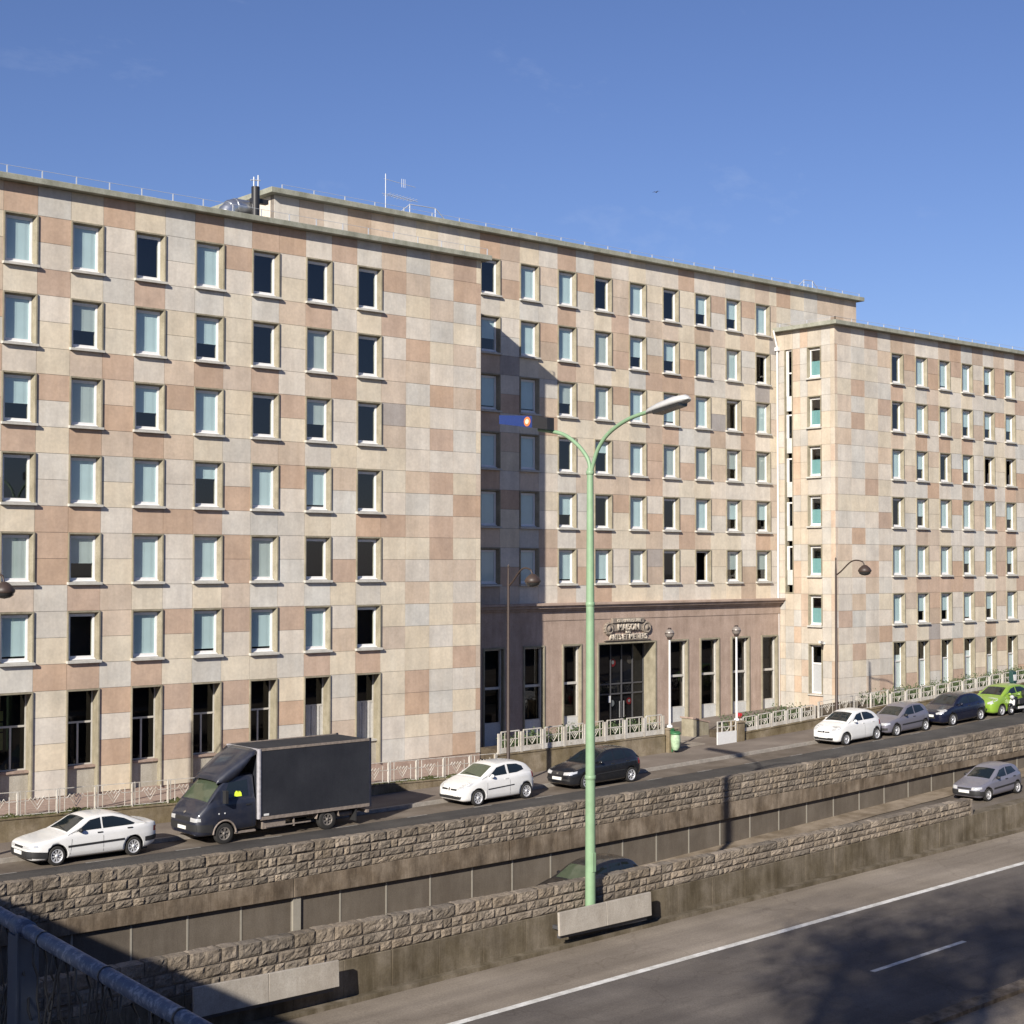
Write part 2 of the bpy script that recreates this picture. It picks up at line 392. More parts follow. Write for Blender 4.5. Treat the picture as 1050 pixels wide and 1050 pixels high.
def follow(mb, x0, x1, y0, y1, zlo, zhi, step=1.5):
    xs = rng(x0, x1, step)
    for a, b in zip(xs, xs[1:]):
        mb.hexa([(a, y0, zlo(a)), (b, y0, zlo(b)), (b, y1, zlo(b)), (a, y1, zlo(a)), (a, y0, zhi(a)), (b, y0, zhi(b)), (b, y1, zhi(b)), (a, y1, zhi(a))])

W = thing('street_parapet_wall', 'long rough stone parapet on a concrete beam along the near side of the street', 'wall', (45, 40.5, zroad(45)))
mb = MB(); stonewall(mb, 8, 78.4, 40.52, 40.95, zparapet, zstone, [.26, .30, .34, .36], seed=3); mb.build('stone_facing', 'rubble', W)
mb = MB(); follow(mb, 8, 78.4, 40.54, 40.92, lambda x: zstone(x) - .02, lambda x: zparapet(x) - .07); mb.build('mortar_core', 'mortar', W)
mb = MB(); xs = [-20, 8, 17.3, 26.2, 35, 43.6, 52.4, 61, 70, 110]
for a, b in zip(xs, xs[1:]): follow(mb, a + .012, b - .012, 40.50, 40.98, zband, zstone)
mb.build('concrete_beam', 'band', W, bevel=.012)
P_ = thing('retaining_wall', 'dark panelled retaining wall below the stone parapet beside the slip road', 'wall', (45, 40.9, zslip(45)))
mb = MB(); mj = MB()
for k in range(-16, 40):
    a = 20.8 + 1.805 * k; b = a + 1.805
    follow(mb, a + .02, b - .02, 40.66, 41.15, lambda x: zslip(x) - .3, lambda x: zband(x) + .05)
    follow(mj, a - .03, a + .03, 40.645, 41.1, lambda x: zslip(x) - .3, lambda x: zband(x) + .04)
follow(mj, 26.22, 26.5, 40.58, 41.1, lambda x: zslip(x) - .3, lambda x: zband(x) + .03)
mb.build('wall_panel', 'darkpanel', P_); mj.build('joint_strip', 'jointstrip', P_)

MW = thing('median_wall', 'low rough stone wall on a concrete base between the slip road and the expressway', 'wall', (35, 32.5, zexp(35)))
mb = MB(); stonewall(mb, 4, 51.0, 32.5, 32.95, zmed, zmedst, [.30, .33, .40], seed=11); mb.build('stone_facing', 'rubble', MW)
mb = MB(); follow(mb, 4, 51.0, 32.52, 32.93, lambda x: zmedst(x) - .02, lambda x: zmed(x) - .08); follow(mb, 50.9, 51.0, 32.46, 32.94, lambda x: zmedst(x), lambda x: zmed(x) - .03); mb.build('mortar_core', 'mortar', MW)
mb = MB()
xs = [-30, -10, 4, 12, 18, 24, 30.2, 36.4, 42.6, 48.8, 55, 61.2, 67.4, 80, 110]
for a, b in zip(xs, xs[1:]):
    follow(mb, a + .008, b - .008, 32.46, 33.02, lambda x: zslip(x) - .4 if x < 20 else zexp(x) - .3, zmedst)
mb.build('concrete_base', 'medconc', MW, bevel=.015)
mb = MB(); follow(mb, -20, 110, 32.18, 32.47, lambda x: zexp(x) - .1, lambda x: zexp(x) + .11); structure(mb.build('gutter_kerb', 'medconc'))

def plate(x0, x1, label, z0, z1):
    t = thing('concrete_plate', label, 'plate', ((x0 + x1) / 2, 32.0, z0(x0)), 'concrete plates standing before the median wall')
    mb = MB(); xm = (x0 + x1) / 2
    for a, b in ((x0, xm - .006), (xm + .006, x1)):
        mb.hexa([(a, 31.93, z0(a)), (b, 31.93, z0(b)), (b, 32.01, z0(b)), (a, 32.01, z0(a)), (a, 31.96, z1(a)), (b, 31.96, z1(b)), (b, 32.04, z1(b)), (a, 32.04, z1(a))])
    mb.build('slab', 'plate', t, bevel=.01)
    mb = MB()
    for x in (x0 + .25, x1 - .25): mb.box(x - .05, x + .05, 32.03, 32.47, z0(x) + .1, z0(x) + .2)
    mb.box(x0 + .1, x1 - .1, 32.05, 32.15, z0(x0) - .10, z0(x0) + .02)
    mb.build('bracket', 'darkmetal', t)
plate(29.45, 33.15, 'grey concrete plate in front of the foot of the tall green lamp post', lambda x: -10.47 + .01 * (x - 29.5), lambda x: -9.82 + .02 * (x - 29.5))
plate(17.95, 22.0, 'grey concrete plate against the median wall near the blue bridge railing', lambda x: -10.55 + .005 * (x - 18), lambda x: -9.85 - .01 * (x - 18))

# ------------------------------------------------------------------ the building
D1, D2 = 52.41, 56.49
PL, L0, XL = 2.529, 21.66, 43.55
PM, M0 = 2.532, 46.88
PR, R0, XR = 2.398, 74.27, 69.04
zL, HL = 12.416, 2.835
zM, HM = 14.736, 2.802
zR, HR = 12.156, 2.777
TINT = {'P': (.50, .372, .283), 'p': (.57, .47, .375), 'C': (.64, .57, .455), 'G': (.575, .55, .50), 'g': (.625, .575, .505), 'D': (.37, .34, .32), 'Q': (.48, .38, .295), '1': (.48, .425, .35), '2': (.46, .36, .28), '3': (.45, .425, .385)}  # digit keys: stone darkened in colour to offset sun on the return wall
def tint(ch, rnd):
    if ch == '?': ch = rnd.choices('PpCGgDQ', (17, 18, 24, 15, 20, 1.2, 6))[0]
    c = TINT[ch]; k = rnd.uniform(.94, 1.06); h = rnd.uniform(-.012, .012)
    return (c[0] * k + h, c[1] * k, c[2] * k - h)
class Face:
    """maps (u along wall, depth inward, z) onto a vertical wall"""
    def __init__(s, kind, c): s.k = kind; s.c = c
    def __call__(s, u, d, z):
        return (u, s.c + d, z) if s.k == 'front' else (s.c + d, u, z) if s.k == 'left' else (s.c - d, u, z)
def cell(mb, F, u0, u1, z0, z1, t):
    g = .007
    def hx(a0, a1, d0, d1, b0, b1):
        p = [F(a0, d0, b0), F(a1, d0, b0), F(a1, d1, b0), F(a0, d1, b0), F(a0, d0, b1), F(a1, d0, b1), F(a1, d1, b1), F(a0, d1, b1)]
        mb.hexa(p if F.k != 'left' else [p[i] for i in (1, 0, 3, 2, 5, 4, 7, 6)])
    mb.cur = 0; mb.tint = t; hx(u0 + g, u1 - g, 0, .06, z0 + g, z1 - g)
    mb.cur = 1; mb.tint = (1, 1, 1); hx(u0, u1, .018, .30, z0, z1)
def wallgrid(mb, F, cols, rows, openings, code, rnd, stagger=None):
    for ci, (a, b) in enumerate(cols):
        for ri, (zt_, zb_) in enumerate(rows):
            if (ci, ri) in openings: continue
            cell(mb, F, a, b, zb_, zt_, tint(code(ci, ri), rnd))

B = thing('residence_building', 'large seven storey residence clad in checkered beige, pink and grey stone, with two wings', 'building', (56, 54, zwalk(56, 52)))
rnd = random.Random(21)
# left wing: columns alternate window / pier
piers = {0: 'GPgPgCCPGCGgPPPGGCPCgCg', 1: 'PggGCCPpPpGCggCppCGPgPC', 2: 'GGggCCpPCpggPgggPCCPgPC', 3: 'gPgCCCpCCGgPgPPpPgCPgPp', 4: 'PgCpCggPCpPgGgGgPgGCPGg', 5: 'PgCgCgPggCpGCgPCgpCGgpC'}
spand = {0: 'PCgPCpG', 1: 'CCpPPPP', 2: 'CPgPPCP', 3: 'PGPCPCG', 4: 'PGPpGGC', 5: 'gPpgCGP', 6: 'GCCCPGP'}
right4 = ['pPGPgppDpCCgPCpCCpCCCgG', 'GpCgPpGCggpGpCgpGCCPPCg', 'pGpGCgPgPgPgPPpCCgCGGpp', 'PPGCpgpgGgCPpCpgpCPgCgP']
rowsL = [(13.47, zL)] + [(zL - i * HL / 3, zL - (i + 1) * HL / 3) for i in range(22)]
colsL = []; kinds = []
for i in range(-3, 7):
    a = L0 + i * PL; colsL.append((a, a + PL / 2)); kinds.append(('w', i))
    if i < 6: colsL.append((a + PL / 2, a + PL)); kinds.append(('p', i))
a = L0 + 6 * PL + PL / 2; wq = (XL - .26 - a) / 4
for i in range(4): colsL.append((a + i * wq, a + (i + 1) * wq)); kinds.append(('q', i))
colsL.insert(0, (10.0, L0 - 3 * PL)); kinds.insert(0, ('x', 0))
openL = set()
for ci, (k, i) in enumerate(kinds):
    if k == 'w':
        for r in range(6): openL |= {(ci, 1 + 3 * r), (ci, 2 + 3 * r)}
        openL |= {(ci, r) for r in range(19, 23)}
def codeL(ci, ri):
    k, i = kinds[ci]
    if k == 'p' and i in piers: return piers[i][ri]
    if k == 'w' and i in spand: return spand[i][ri // 3]
    if k == 'q': return right4[i][ri]
    return '?'
mb = MB(); F1 = Face('front', D1)
wallgrid(mb, F1, colsL, rowsL, openL, codeL, rnd)
for ri, (zt_, zb_) in enumerate(rowsL):       # alternating quoin strip at the corner
    cell(mb, F1, XL - .26, XL, zb_, zt_, tint(right4[3][ri] if ri % 2 else '?', rnd))
FB = Face('right', XL)
ycuts = [D1 + .302 + i * (D2 - D1 - .302) / 3 for i in range(4)]
for ri, (zt_, zb_) in enumerate(rowsL):
    for a, b in zip(ycuts, ycuts[1:]): cell(mb, FB, a, b, zb_, zt_, tint('?', rnd))
for ri, (zt_, zb_) in enumerate(rowsL): mb.cur = 0; mb.tint = tint('?', rnd); mb.box(XL - .012, XL + .002, D1 + .004, D1 + .3, zb_ + .006, zt_ - .006)
mb.build('wall', ['panel', 'joint'], B)
# central block
rowsM = [(15.88, zM)] + [(zM - i * HM / 3, zM - (i + 1) * HM / 3) for i in range(18)]
colsM = []; kM = []
a = 35.33; n = 9; w0 = (M0 - 35.33) / n
for i in range(n): colsM.append((a + i * w0, a + (i + 1) * w0)); kM.append(('x', 0))
for i in range(9):
    a = M0 + i * PM; colsM += [(a, a + PM / 2)]; kM.append(('w', i))
    if i < 8: colsM.append((a + PM / 2, a + PM)); kM.append(('p', i))
a = M0 + 8 * PM + PM / 2; colsM.append((a, XR)); kM.append(('x', 0))
w0 = (76.57 - XR) / 6
for i in range(6): colsM.append((XR + i * w0, XR + (i + 1) * w0)); kM.append(('y', 0))
openM = set()
for ci, (k, i) in enumerate(kM):
    if k == 'w':
        for r in range(6): openM |= {(ci, 1 + 3 * r), (ci, 2 + 3 * r)}
    if k == 'y' or colsM[ci][1] < XL - 1.5: openM |= {(ci, r) for r in range(4, 19)}
mb = MB(); F2 = Face('front', D2)
codM = {0: 'PgPCPgGCpC'}
wallgrid(mb, F2, colsM, rowsM, openM, lambda c, r: '?', rnd)
for side, X in (('left', 35.33), ('right', 76.57)):
    FS = Face(side, X)
    for (zt_, zb_) in rowsM[:4]:
        for j in range(9): cell(mb, FS, D2 + .302 + j * 1.27, D2 + .302 + (j + 1) * 1.27, zb_, zt_, tint('?', rnd))
mb.build('wall', ['panel', 'joint'], B)
# right wing
rowsR = [(13.22, zR)] + [(zR - i * HR / 3, zR - (i + 1) * HR / 3) for i in range(22)]
colsR = []; kR = []
wq = (R0 - XR - .24) / 4
for i in range(4): colsR.append((XR + .24 + i * wq, XR + .24 + (i + 1) * wq)); kR.append(('q', i))
for i in range(12):
    a = R0 + i * PR; colsR += [(a, a + PR / 2), (a + PR / 2, a + PR)]; kR += [('w', i), ('p', i)]
openR = set()
for ci, (k, i) in enumerate(kR):
    if k == 'w':
        for r in range(6): openR |= {(ci, 1 + 3 * r), (ci, 2 + 3 * r)}
        openR |= {(ci, r) for r in range(19, 23)}
mb = MB()
rq = ['pggCpgpgggCGgpCggPgCggg', 'gGCPGPgGGgCgPgpgpGgPCgg', 'PgCGCCggpPCgGgPpGgpCgpg', 'gpgGPgCpgCgPgpgGCgPgGPp']
wallgrid(mb, F1, colsR, rowsR, openR, lambda c, r: rq[kR[c][1]][r] if kR[c][0] == 'q' else '?', rnd)
for ri, (zt_, zb_) in enumerate(rowsR): cell(mb, F1, XR, XR + .24, zb_, zt_, tint('p' if ri % 3 == 0 else '?', rnd))
mb.build('wall', ['panel', 'joint'], B)
# return wall of the right wing, facing left; its stone tints are darkened against the strong sun
FR = Face('left', XR); wy0, wy1 = 53.33, 54.29; sy0, sy1 = 55.34, 55.94
colsT = [(D1 + .302, wy0), (wy0, wy1), (wy1, 54.82), (54.82, sy0), (sy0, sy1), (sy1, D2)]
openT = set()
for r in range(6): openT |= {(1, 1 + 3 * r), (1, 2 + 3 * r)}
openT |= {(1, r) for r in range(19, 22)} | {(4, r) for r in range(1, 16)}
mb = MB()
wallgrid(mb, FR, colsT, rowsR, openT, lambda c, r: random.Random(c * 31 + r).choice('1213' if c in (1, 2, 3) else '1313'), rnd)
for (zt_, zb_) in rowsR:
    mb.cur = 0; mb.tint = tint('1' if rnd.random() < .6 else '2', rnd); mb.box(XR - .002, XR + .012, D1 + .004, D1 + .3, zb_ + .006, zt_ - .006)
mb.build('wall', ['panel', 'joint'], B)
# plinth, backs, roofs
zpl = -8.374
mb = MB(); mb.box(10.0, XL, D1 + .03, D1 + .35, -9.3, zpl); mb.box(XL - .33, XL - .03, D1 + .35, D2, -9.3, zpl); mb.build('plinth', 'plinth', B)
mb = MB(); mb.box(XR, R0 + 12 * PR, D1 + .03, D1 + .35, -9.3, zR - 7.333 * HR); mb.box(XR + .03, XR + .33, D1 + .35, D2, -9.3, zR - 7.333 * HR); mb.build('plinth', 'plinth', B)
mb = MB()
mb.box(10.0, XL - .3, D1 + 1.25, D1 + 1.3, -9.2, 13.4); mb.box(35.6, 76.2, D2 + 1.25, D2 + 1.3, -9.2, 15.8); mb.box(XR + 1.25, R0 + 12 * PR, D1 + 1.25, D1 + 1.3, -9.2, 13.1)
mb.box(XR + 1.2, XR + 1.25, D1 + 1.3, D2, -9.2, 13.1); mb.box(9.9, 10.0, D1, 66, -9.3, 13.4); mb.box(R0 + 12 * PR, R0 + 12 * PR + .1, D1, 66, -9.3, 13.1)
mb.box(10, 103, 68, 68.2, -9.3, 13.3)
# party walls and floors so light does not run between rooms
for i in range(-3, 7): mb.box(L0 + i * PL - .66, L0 + i * PL - .60, D1 + .31, D1 + 1.25, -9, 13.3)
for i in range(0, 9): mb.box(M0 + i * PM - .66, M0 + i * PM - .60, D2 + .31, D2 + 1.25, -2, 15.7)
for i in range(0, 12): mb.box(R0 + i * PR - .63, R0 + i * PR - .58, D1 + .31, D1 + 1.25, -9, 13)
for r in range(7):
    mb.box(10.1, XL - .35, D1 + .31, D1 + 1.25, zL + .3 - r * HL, zL + .36 - r * HL)
    if r < 6: mb.box(35.7, 76, D2 + .31, D2 + 1.25, zM + .3 - r * HM, zM + .36 - r * HM)
    mb.box(XR + 1.3, 103, D1 + .31, D1 + 1.25, zR + .3 - r * HR, zR + .36 - r * HR)
mb.build('interior', 'room', B)
mb = MB()
def slabring(x0, x1, y0, y1, z0, z1, ov): mb.box(x0 - ov, x1 + ov, y0 - ov, y1 + ov, z0, z1)
slabring(10.0, XL, D1, 66, 13.47, 13.69, .36)
slabring(XR, R0 + 12 * PR, D1, 66, 13.22, 13.45, .36)
slabring(35.33, 76.57, D2, 68, 15.88, 16.12, .36)
mb.build('cornice', 'slab', B, bevel=.02)
mb = MB()
mb.box(9.9, XL, D1 + .2, 66, 13.692, 13.73); mb.box(XR + .2, 103, D1 + .2, 66, 13.452, 13.49); mb.box(35.6, 76.3, D2 + .2, 68, 16.122, 16.16)
mb.build('roof', 'roofmat', B)
def roofrail(pts, sp, h=.34):
    mb = MB()
    for p, q in zip(pts, pts[1:]):
        p, q = Vector(p), Vector(q); L = (q - p).length; n = max(1, int(L / sp)); mb.tube([p + Vector((0, 0, h)), q + Vector((0, 0, h))], .009, 5)
        for i in range(n + 1):
            c = p + (q - p) * (i / n); mb.box(c.x - .018, c.x + .018, c.y - .018, c.y + .018, c.z - .02, c.z + h)
    return mb.build('roof_rail', 'galv', B)
roofrail([(10, D1 - .2, 13.69), (XL + .2, D1 - .2, 13.69)], 1.28, .3)
roofrail([(35.6, D2 - .2, 16.12), (76.6, D2 - .2, 16.12)], 1.6, .2)
roofrail([(XR - .2, D2 - .4, 13.45), (XR - .2, D1 - .2, 13.45), (102, D1 - .2, 13.45)], 1.5, .2)
# stair hoops over the roof edge
def hoop(x0, x1, lab):
    mb = MB(); y, z = D2 + .2, 16.16
    mb.tube([(x0, y, z), (x0 + .6, y, z + .48), (x1 - .6, y, z + .52), (x1, y, z + .05)], .022, 6)
    for x in (x0 + .6, x1 - .6): mb.tube([(x, y, z), (x, y, z + .5)], .022, 6)
    mb.build('roof_guard_hoop', 'galv', B)
hoop(42.2, 44.9, ''); hoop(71.2, 73.2, '')
# white downpipe in the corner beside the right wing
mb = MB(); mb.tube([(XR - .10, D2 - .12, -8.4), (XR - .10, D2 - .12, 12.3)], .055, 8); mb.tube([(XR - .10, D2 - .12, 12.3), (XR - .3, D2 - .12, 12.9), (XR - .42, D2 - .1, 13.3)], .055, 8)
mb.box(XR - .22, XR - .02, D2 - .24, D2 - .02, 12.15, 12.35); mb.build('downpipe', 'pvc', B)

# ---- windows
OW, OH = PL / 2, 2 * HL / 3
def g_surround(mb, w=OW, h=OH, d=.28, z0=0., sp=.13):
    """splayed precast surround: narrow edges in front, wider towards the glazing"""
    a, c, t = .045, .055, .06
    mb.hexa([(0, -.06, z0), (a, -.06, z0), (a + sp, d, z0), (0, d, z0), (0, -.06, h), (a, -.06, h), (a + sp, d, h), (0, d, h)])
    mb.hexa([(w - c, -.06, z0), (w, -.06, z0), (w, d, z0), (w - c - sp * 1.25, d, z0), (w - c, -.06, h), (w, -.06, h), (w, d, h), (w - c - sp * 1.25, d, h)])
    mb.hexa([(a, -.057, h - t), (w - c, -.057, h - t), (w - c, d, h - t - sp * .7), (a, d, h - t - sp * .7), (a, -.057, h - .002), (w - c, -.057, h - .002), (w - c, d, h - .002), (a, d, h - .002)])
def g_sill(mb, w=OW):
    mb.hexa([(-.03, -.15, .0), (w + .03, -.15, .0), (w + .03, .0, .0), (-.03, .0, .0), (-.03, -.15, .085), (w + .03, -.15, .085), (w + .03, .0, .10), (-.03, .0, .10)])
    mb.hexa([(.046, .0, .02), (w - .056, .0, .02), (w - .056, .24, .02), (.046, .24, .02), (.046, .0, .10), (w - .056, .0, .10), (w - .056, .24, .13), (.046, .24, .13)])
def g_frame(mb, w=OW, h=OH, tilt=False):
    x0, x1, z0, z1 = .10, w - .125, .125, h - .11; Y0 = .13
    mb.box(x0, x0 + .05, Y0, .24, z0, z1); mb.box(x1 - .06, x1, Y0, .24, z0, z1); mb.box(x0 + .05, x1 - .06, Y0 + .002, .24, z1 - .06, z1); mb.box(x0 + .05, x1 - .06, Y0 - .002, .24, z0, z0 + .08)
    mb.hexa([(x0 + .01, Y0 - .10, z0 - .01), (x1 - .01, Y0 - .10, z0 - .01), (x1 - .01, Y0, z0 - .01), (x0 + .01, Y0, z0 - .01), (x0 + .01, Y0 - .10, z0 + .005), (x1 - .01, Y0 - .10, z0 + .005), (x1 - .01, Y0, z0 + .05), (x0 + .01, Y0, z0 + .05)])
    a, b, c, e = x0 + .05, x1 - .06, z0 + .08, z1 - .06
    if not tilt:
        mb.box(a, a + .035, Y0 + .015, .22, c, e); mb.box(b - .035, b, Y0 + .015, .22, c, e); mb.box(a + .035, b - .035, Y0 + .017, .22, e - .04, e); mb.box(a + .035, b - .035, Y0 + .017, .22, c, c + .045)
    else:
        q = [(a, .18), (a + (b - a) * .80, .18 + (b - a) * .6)]
        for za, zb_ in ((c, c + .05), (e - .05, e)):
            mb.hexa([(q[0][0], q[0][1], za), (q[1][0], q[1][1], za), (q[1][0], q[1][1] + .05, za), (q[0][0], q[0][1] + .05, za), (q[0][0], q[0][1], zb_), (q[1][0], q[1][1], zb_), (q[1][0], q[1][1] + .05, zb_), (q[0][0], q[0][1] + .05, zb_)])
        mb.box(q[1][0] - .05, q[1][0], q[1][1] - .05, q[1][1] + .05, c, e)
def g_pane(mb, w=OW, h=OH): mb.quad((.14, .17, .2), (w - .17, .17, .2), (w - .17, .17, h - .15), (.14, .17, h - .15))
BL = {'F': .19, 'S': .36, 'H': .82, 'U': 1.25, 'L': .19}
def g_blind(mb, st, w=OW, h=OH):
    z0 = BL[st]; n = 8; a, b = .14, w - .17; zt = h - .15 if st != 'L' else 1.08
    vs = []; 
    for i in range(n + 1):
        x = a + (b - a) * i / n; y = .20 + .005 * math.sin(i * 1.9)
        vs += [(x, y, z0), (x, y, zt)]
    mb.add(vs, [(2 * i, 2 * i + 2, 2 * i + 3, 2 * i + 1) for i in range(n)]); mb.box(a, b, .19, .21, z0 - .03, z0)
def mk(fn, *a, mat, name, parent, **k):
    mb = MB(); fn(mb, *a, **k); return mb.build(name, mat, parent, org=tuple(wloc(parent)) if False else None)
class Proto: pass
P0 = Proto()
def meshof(fn, name, mat, *a, **k):
    mb = MB(); fn(mb, *a, **k); o = mb.build(name, mat); me = o.data; bpy.data.objects.remove(o); return me
P0.sur = meshof(g_surround, 'window', 'concrete'); P0.sill = meshof(g_sill, 'sill', 'sillstone')
P0.fr = meshof(g_frame, 'frame', 'pvc'); P0.frt = meshof(g_frame, 'frame', 'pvc', tilt=True); P0.pane = meshof(g_pane, 'pane', 'pane')
P0.bl = {k: meshof(g_blind, 'blind', 'blind', k) for k in BL}
P0.bg = {k: meshof(g_blind, 'blind', 'blindgrey', k) for k in BL}
P0.bt = {k: meshof(g_blind, 'blind', 'blindteal', k) for k in BL}
def newo(name, me, parent, loc=(0, 0, 0)):
    o = bpy.data.objects.new(name, me); COL.objects.link(o); o.parent = parent; o.location = loc; return o
nwin = [0]
def window(x, y, z, st, sx=1., sz=1., rot=0, blinds=None):
    w = newo('window', P0.sur, B, Vector((x, y, z)) - B.location); w.scale = (sx, 1, sz); w.rotation_euler = (0, 0, rot)
    newo('sill', P0.sill, w); newo('frame', P0.frt if st == 'T' else P0.fr, w)
    if st != 'T': newo('pane', P0.pane, w)
    if st in BL: newo('blind', (blinds or (P0.bg if rnd.random() < .22 else P0.bl))[st], w).scale.z = rnd.uniform(.97, 1.0)
    nwin[0] += 1
stL = ['FFNFNNN', 'FHFHNFN', 'HFHFNHN', 'NFFUFSN', 'FHFFFNN', 'SNFSSFN']
for r in range(6):
    for i in range(7): window(L0 + i * PL, D1, zL - r * HL - OH, stL[r][i])
stM = ['NFFNFNHHF', 'HFFFHHFFN', 'SSHFFSFNF', 'FFNUFFFHF', 'FFHNFNFHH', 'FFSSFNTHH']
for r in range(6):
    for i in range(9): window(M0 + i * PM, D2, zM - r * HM - 2 * HM / 3, stM[r][i], PM / PL, HM / HL)
for r in range(4): window(XR, wy1, zR - r * HR - 2 * HR / 3, 'L', (wy1 - wy0) / OW, HR / HL, -math.pi / 2, P0.bt)
# the many small windows of the right wing (and the few beyond the left edge): one stuff part
mats = ['concrete', 'sillstone', 'pvc', 'pane', 'blind', 'blindteal']
mb = MB()
def winmerge(x, y, z, st, sx, sz, rot=0, bm_=4):
    mb.T = Matrix.Translation((x, y, z)) @ Matrix.Rotation(rot, 4, 'Z') @ Matrix.Diagonal((sx, 1, sz, 1))
    mb.cur = 0; g_surround(mb); mb.cur = 1; g_sill(mb); mb.cur = 2; g_frame(mb, tilt=st == 'T')
    if st != 'T': mb.cur = 3; g_pane(mb)
    if st in BL: mb.cur = bm_; g_blind(mb, st)
stR = ['NFSFHF', 'NFFHHH', 'FHNHTT', 'NHFFFH', 'FFFHFH', 'FHHSHF']
for r in range(6):
    for i in range(12): winmerge(R0 + i * PR, D1, zR - r * HR - 2 * HR / 3, stR[r][i] if i < 6 else rnd.choice('FFHSNT'), PR / PL, HR / HL)
    for i in (-3, -2, -1): winmerge(L0 + i * PL, D1, zL - r * HL - OH, rnd.choice('FFHN'), 1, 1)
for r in (4, 5): winmerge(XR, wy1, zR - r * HR - 2 * HR / 3, 'L', (wy1 - wy0) / OW, HR / HL, -math.pi / 2, 5)
mb.T = None
o = mb.build('far_window', mats, B); o['kind'] = 'stuff'
# tall ground floor windows
TH = 4 * HL / 3
def tall(x, y, z, w, h, kind, sx=1.):
    t = MB(); dd = .34 if kind == 'white' else .5; g_surround(t, w, h, dd, 0., .0); o = t.build('tall_window', 'concrete', None); o.parent = B; o.location = Vector((x, y, z)) - B.location
    def sub(fn, name, mat):
        m_ = MB(); fn(m_); q = m_.build(name, mat, None); q.parent = o; q.location.y = dd - .5; return q
    sub(lambda m_: m_.box(.056, w - .056, .2, .42, 0, .92), 'infill', 'infill' if kind != 'white' else 'whitepanel')
    sub(lambda m_: m_.box(.04, w - .04, .12, .46, .92, 1.0), 'sill', 'sillstone' if kind != 'dark' else 'plinth')
    def fr(m_):
        m_.box(.056, .10, .40, .46, 1.0, h - .06); m_.box(w - .10, w - .056, .40, .46, 1.0, h - .06); m_.box(.10, w - .10, .40, .46, 2.52, 2.59); m_.box(.10, w - .10, .402, .46, 1.0, 1.05); m_.box(.10, w - .10, .402, .46, h - .11, h - .06)
        if kind != 'louvre': m_.box(w / 2 - .035, w / 2 + .035, .398, .46, 1.05, 2.52)
    sub(fr, 'frame', 'mullion' if kind != 'white' else 'pvc')
    if kind == 'louvre':
        def lv(m_):
            for i in range(8):
                a = .10 + i * (w - .2) / 8; m_.box(a + .01, a + (w - .2) / 8 - .01, .40 + .02 * (i % 2), .47, 1.05, 2.52)
        sub(lv, 'shutter', 'shutter')
    sub(lambda m_: m_.quad((.10, .43, 1.05 if kind != 'louvre' else 2.6), (w - .10, .43, 1.05 if kind != 'louvre' else 2.6), (w - .10, .43, h - .1), (.10, .43, h - .1)), 'pane', 'darkpane' if kind != 'white' else 'pane')
    if kind == 'white':
        zt = rnd.choice((2.5, 2.5, 2.9, h - .1)); sub(lambda m_: m_.quad((.10, .47, 1.05), (w - .10, .47, 1.05), (w - .10, .47, zt), (.10, .47, zt)), 'blind', 'blindwhite')
    return o
for i in range(-1, 7):
    o = tall(L0 + i * PL, D1, zL - 6 * HL - TH, OW, TH, 'louvre' if i >= 5 else 'dark')
    if i == 0:
        m_ = MB()
        for a, b in ((1.75, 2.35), (2.40, 2.72), (2.77, 3.12)): m_.quad((.12, .49, a), (.40, .49, a), (.40, .49, b), (.12, .49, b))  # reflection in the glazing, painted as flat yellow green quads
        q = m_.build('curtain', 'greencurtain', None); q.parent = o
for i in range(0, 11): tall(R0 + i * PR, D1, zR - 6 * HR - 4 * HR / 3, PR / 2, 4 * HR / 3, 'white')
# ground window and stair slot on the return wall
mb = MB(); mb.T = Matrix.Translation((XR, wy1, zR - 7 * HR)) @ Matrix.Rotation(-math.pi / 2, 4, 'Z')
w, h = wy1 - wy0, HR
g_surround(mb, w, h, .3, 0., .0); o = mb.build('tall_window', 'concrete', B)
def subw(fn, name, mat):
    m_ = MB(); m_.T = mb.T; fn(m_); return m_.build(name, mat, o)
def fr(m_):
    m_.box(.056, .13, .18, .27, .0, h - .06); m_.box(w - .13, w - .056, .18, .27, 0, h - .06); m_.box(.13, w - .13, .18, .27, h - .16, h - .06); m_.box(.13, w - .13, .18, .27, 1.62, 1.72); m_.box(.13, w - .13, .178, .27, 0, .08)
subw(fr, 'frame', 'pvc'); subw(lambda m_: m_.quad((.13, .24, 1.72), (w - .13, .24, 1.72), (w - .13, .24, h - .16), (.13, .24, h - .16)), 'pane', 'darkpane')
subw(lambda m_: m_.box(.13, w - .13, .22, .25, .08, 1.62), 'shutter', 'shutterpanel')
subw(lambda m_: m_.box(-.04, w + .04, -.1, .2, -.1, -.02), 'sill', 'sillstone')
mb = MB(); zt_, zb_ = rowsR[1][0], rowsR[15][1]
for (a, b) in ((sy0, sy0 + .05), (sy1 - .05, sy1)): mb.box(XR - .03, XR + .30, a, b, zb_, zt_)
mb.box(XR - .03, XR + .3, sy0 + .05, sy1 - .05, zb_ - .0, zb_ + .06)
o = mb.build('stair_window', 'concrete', B)
z = zt_
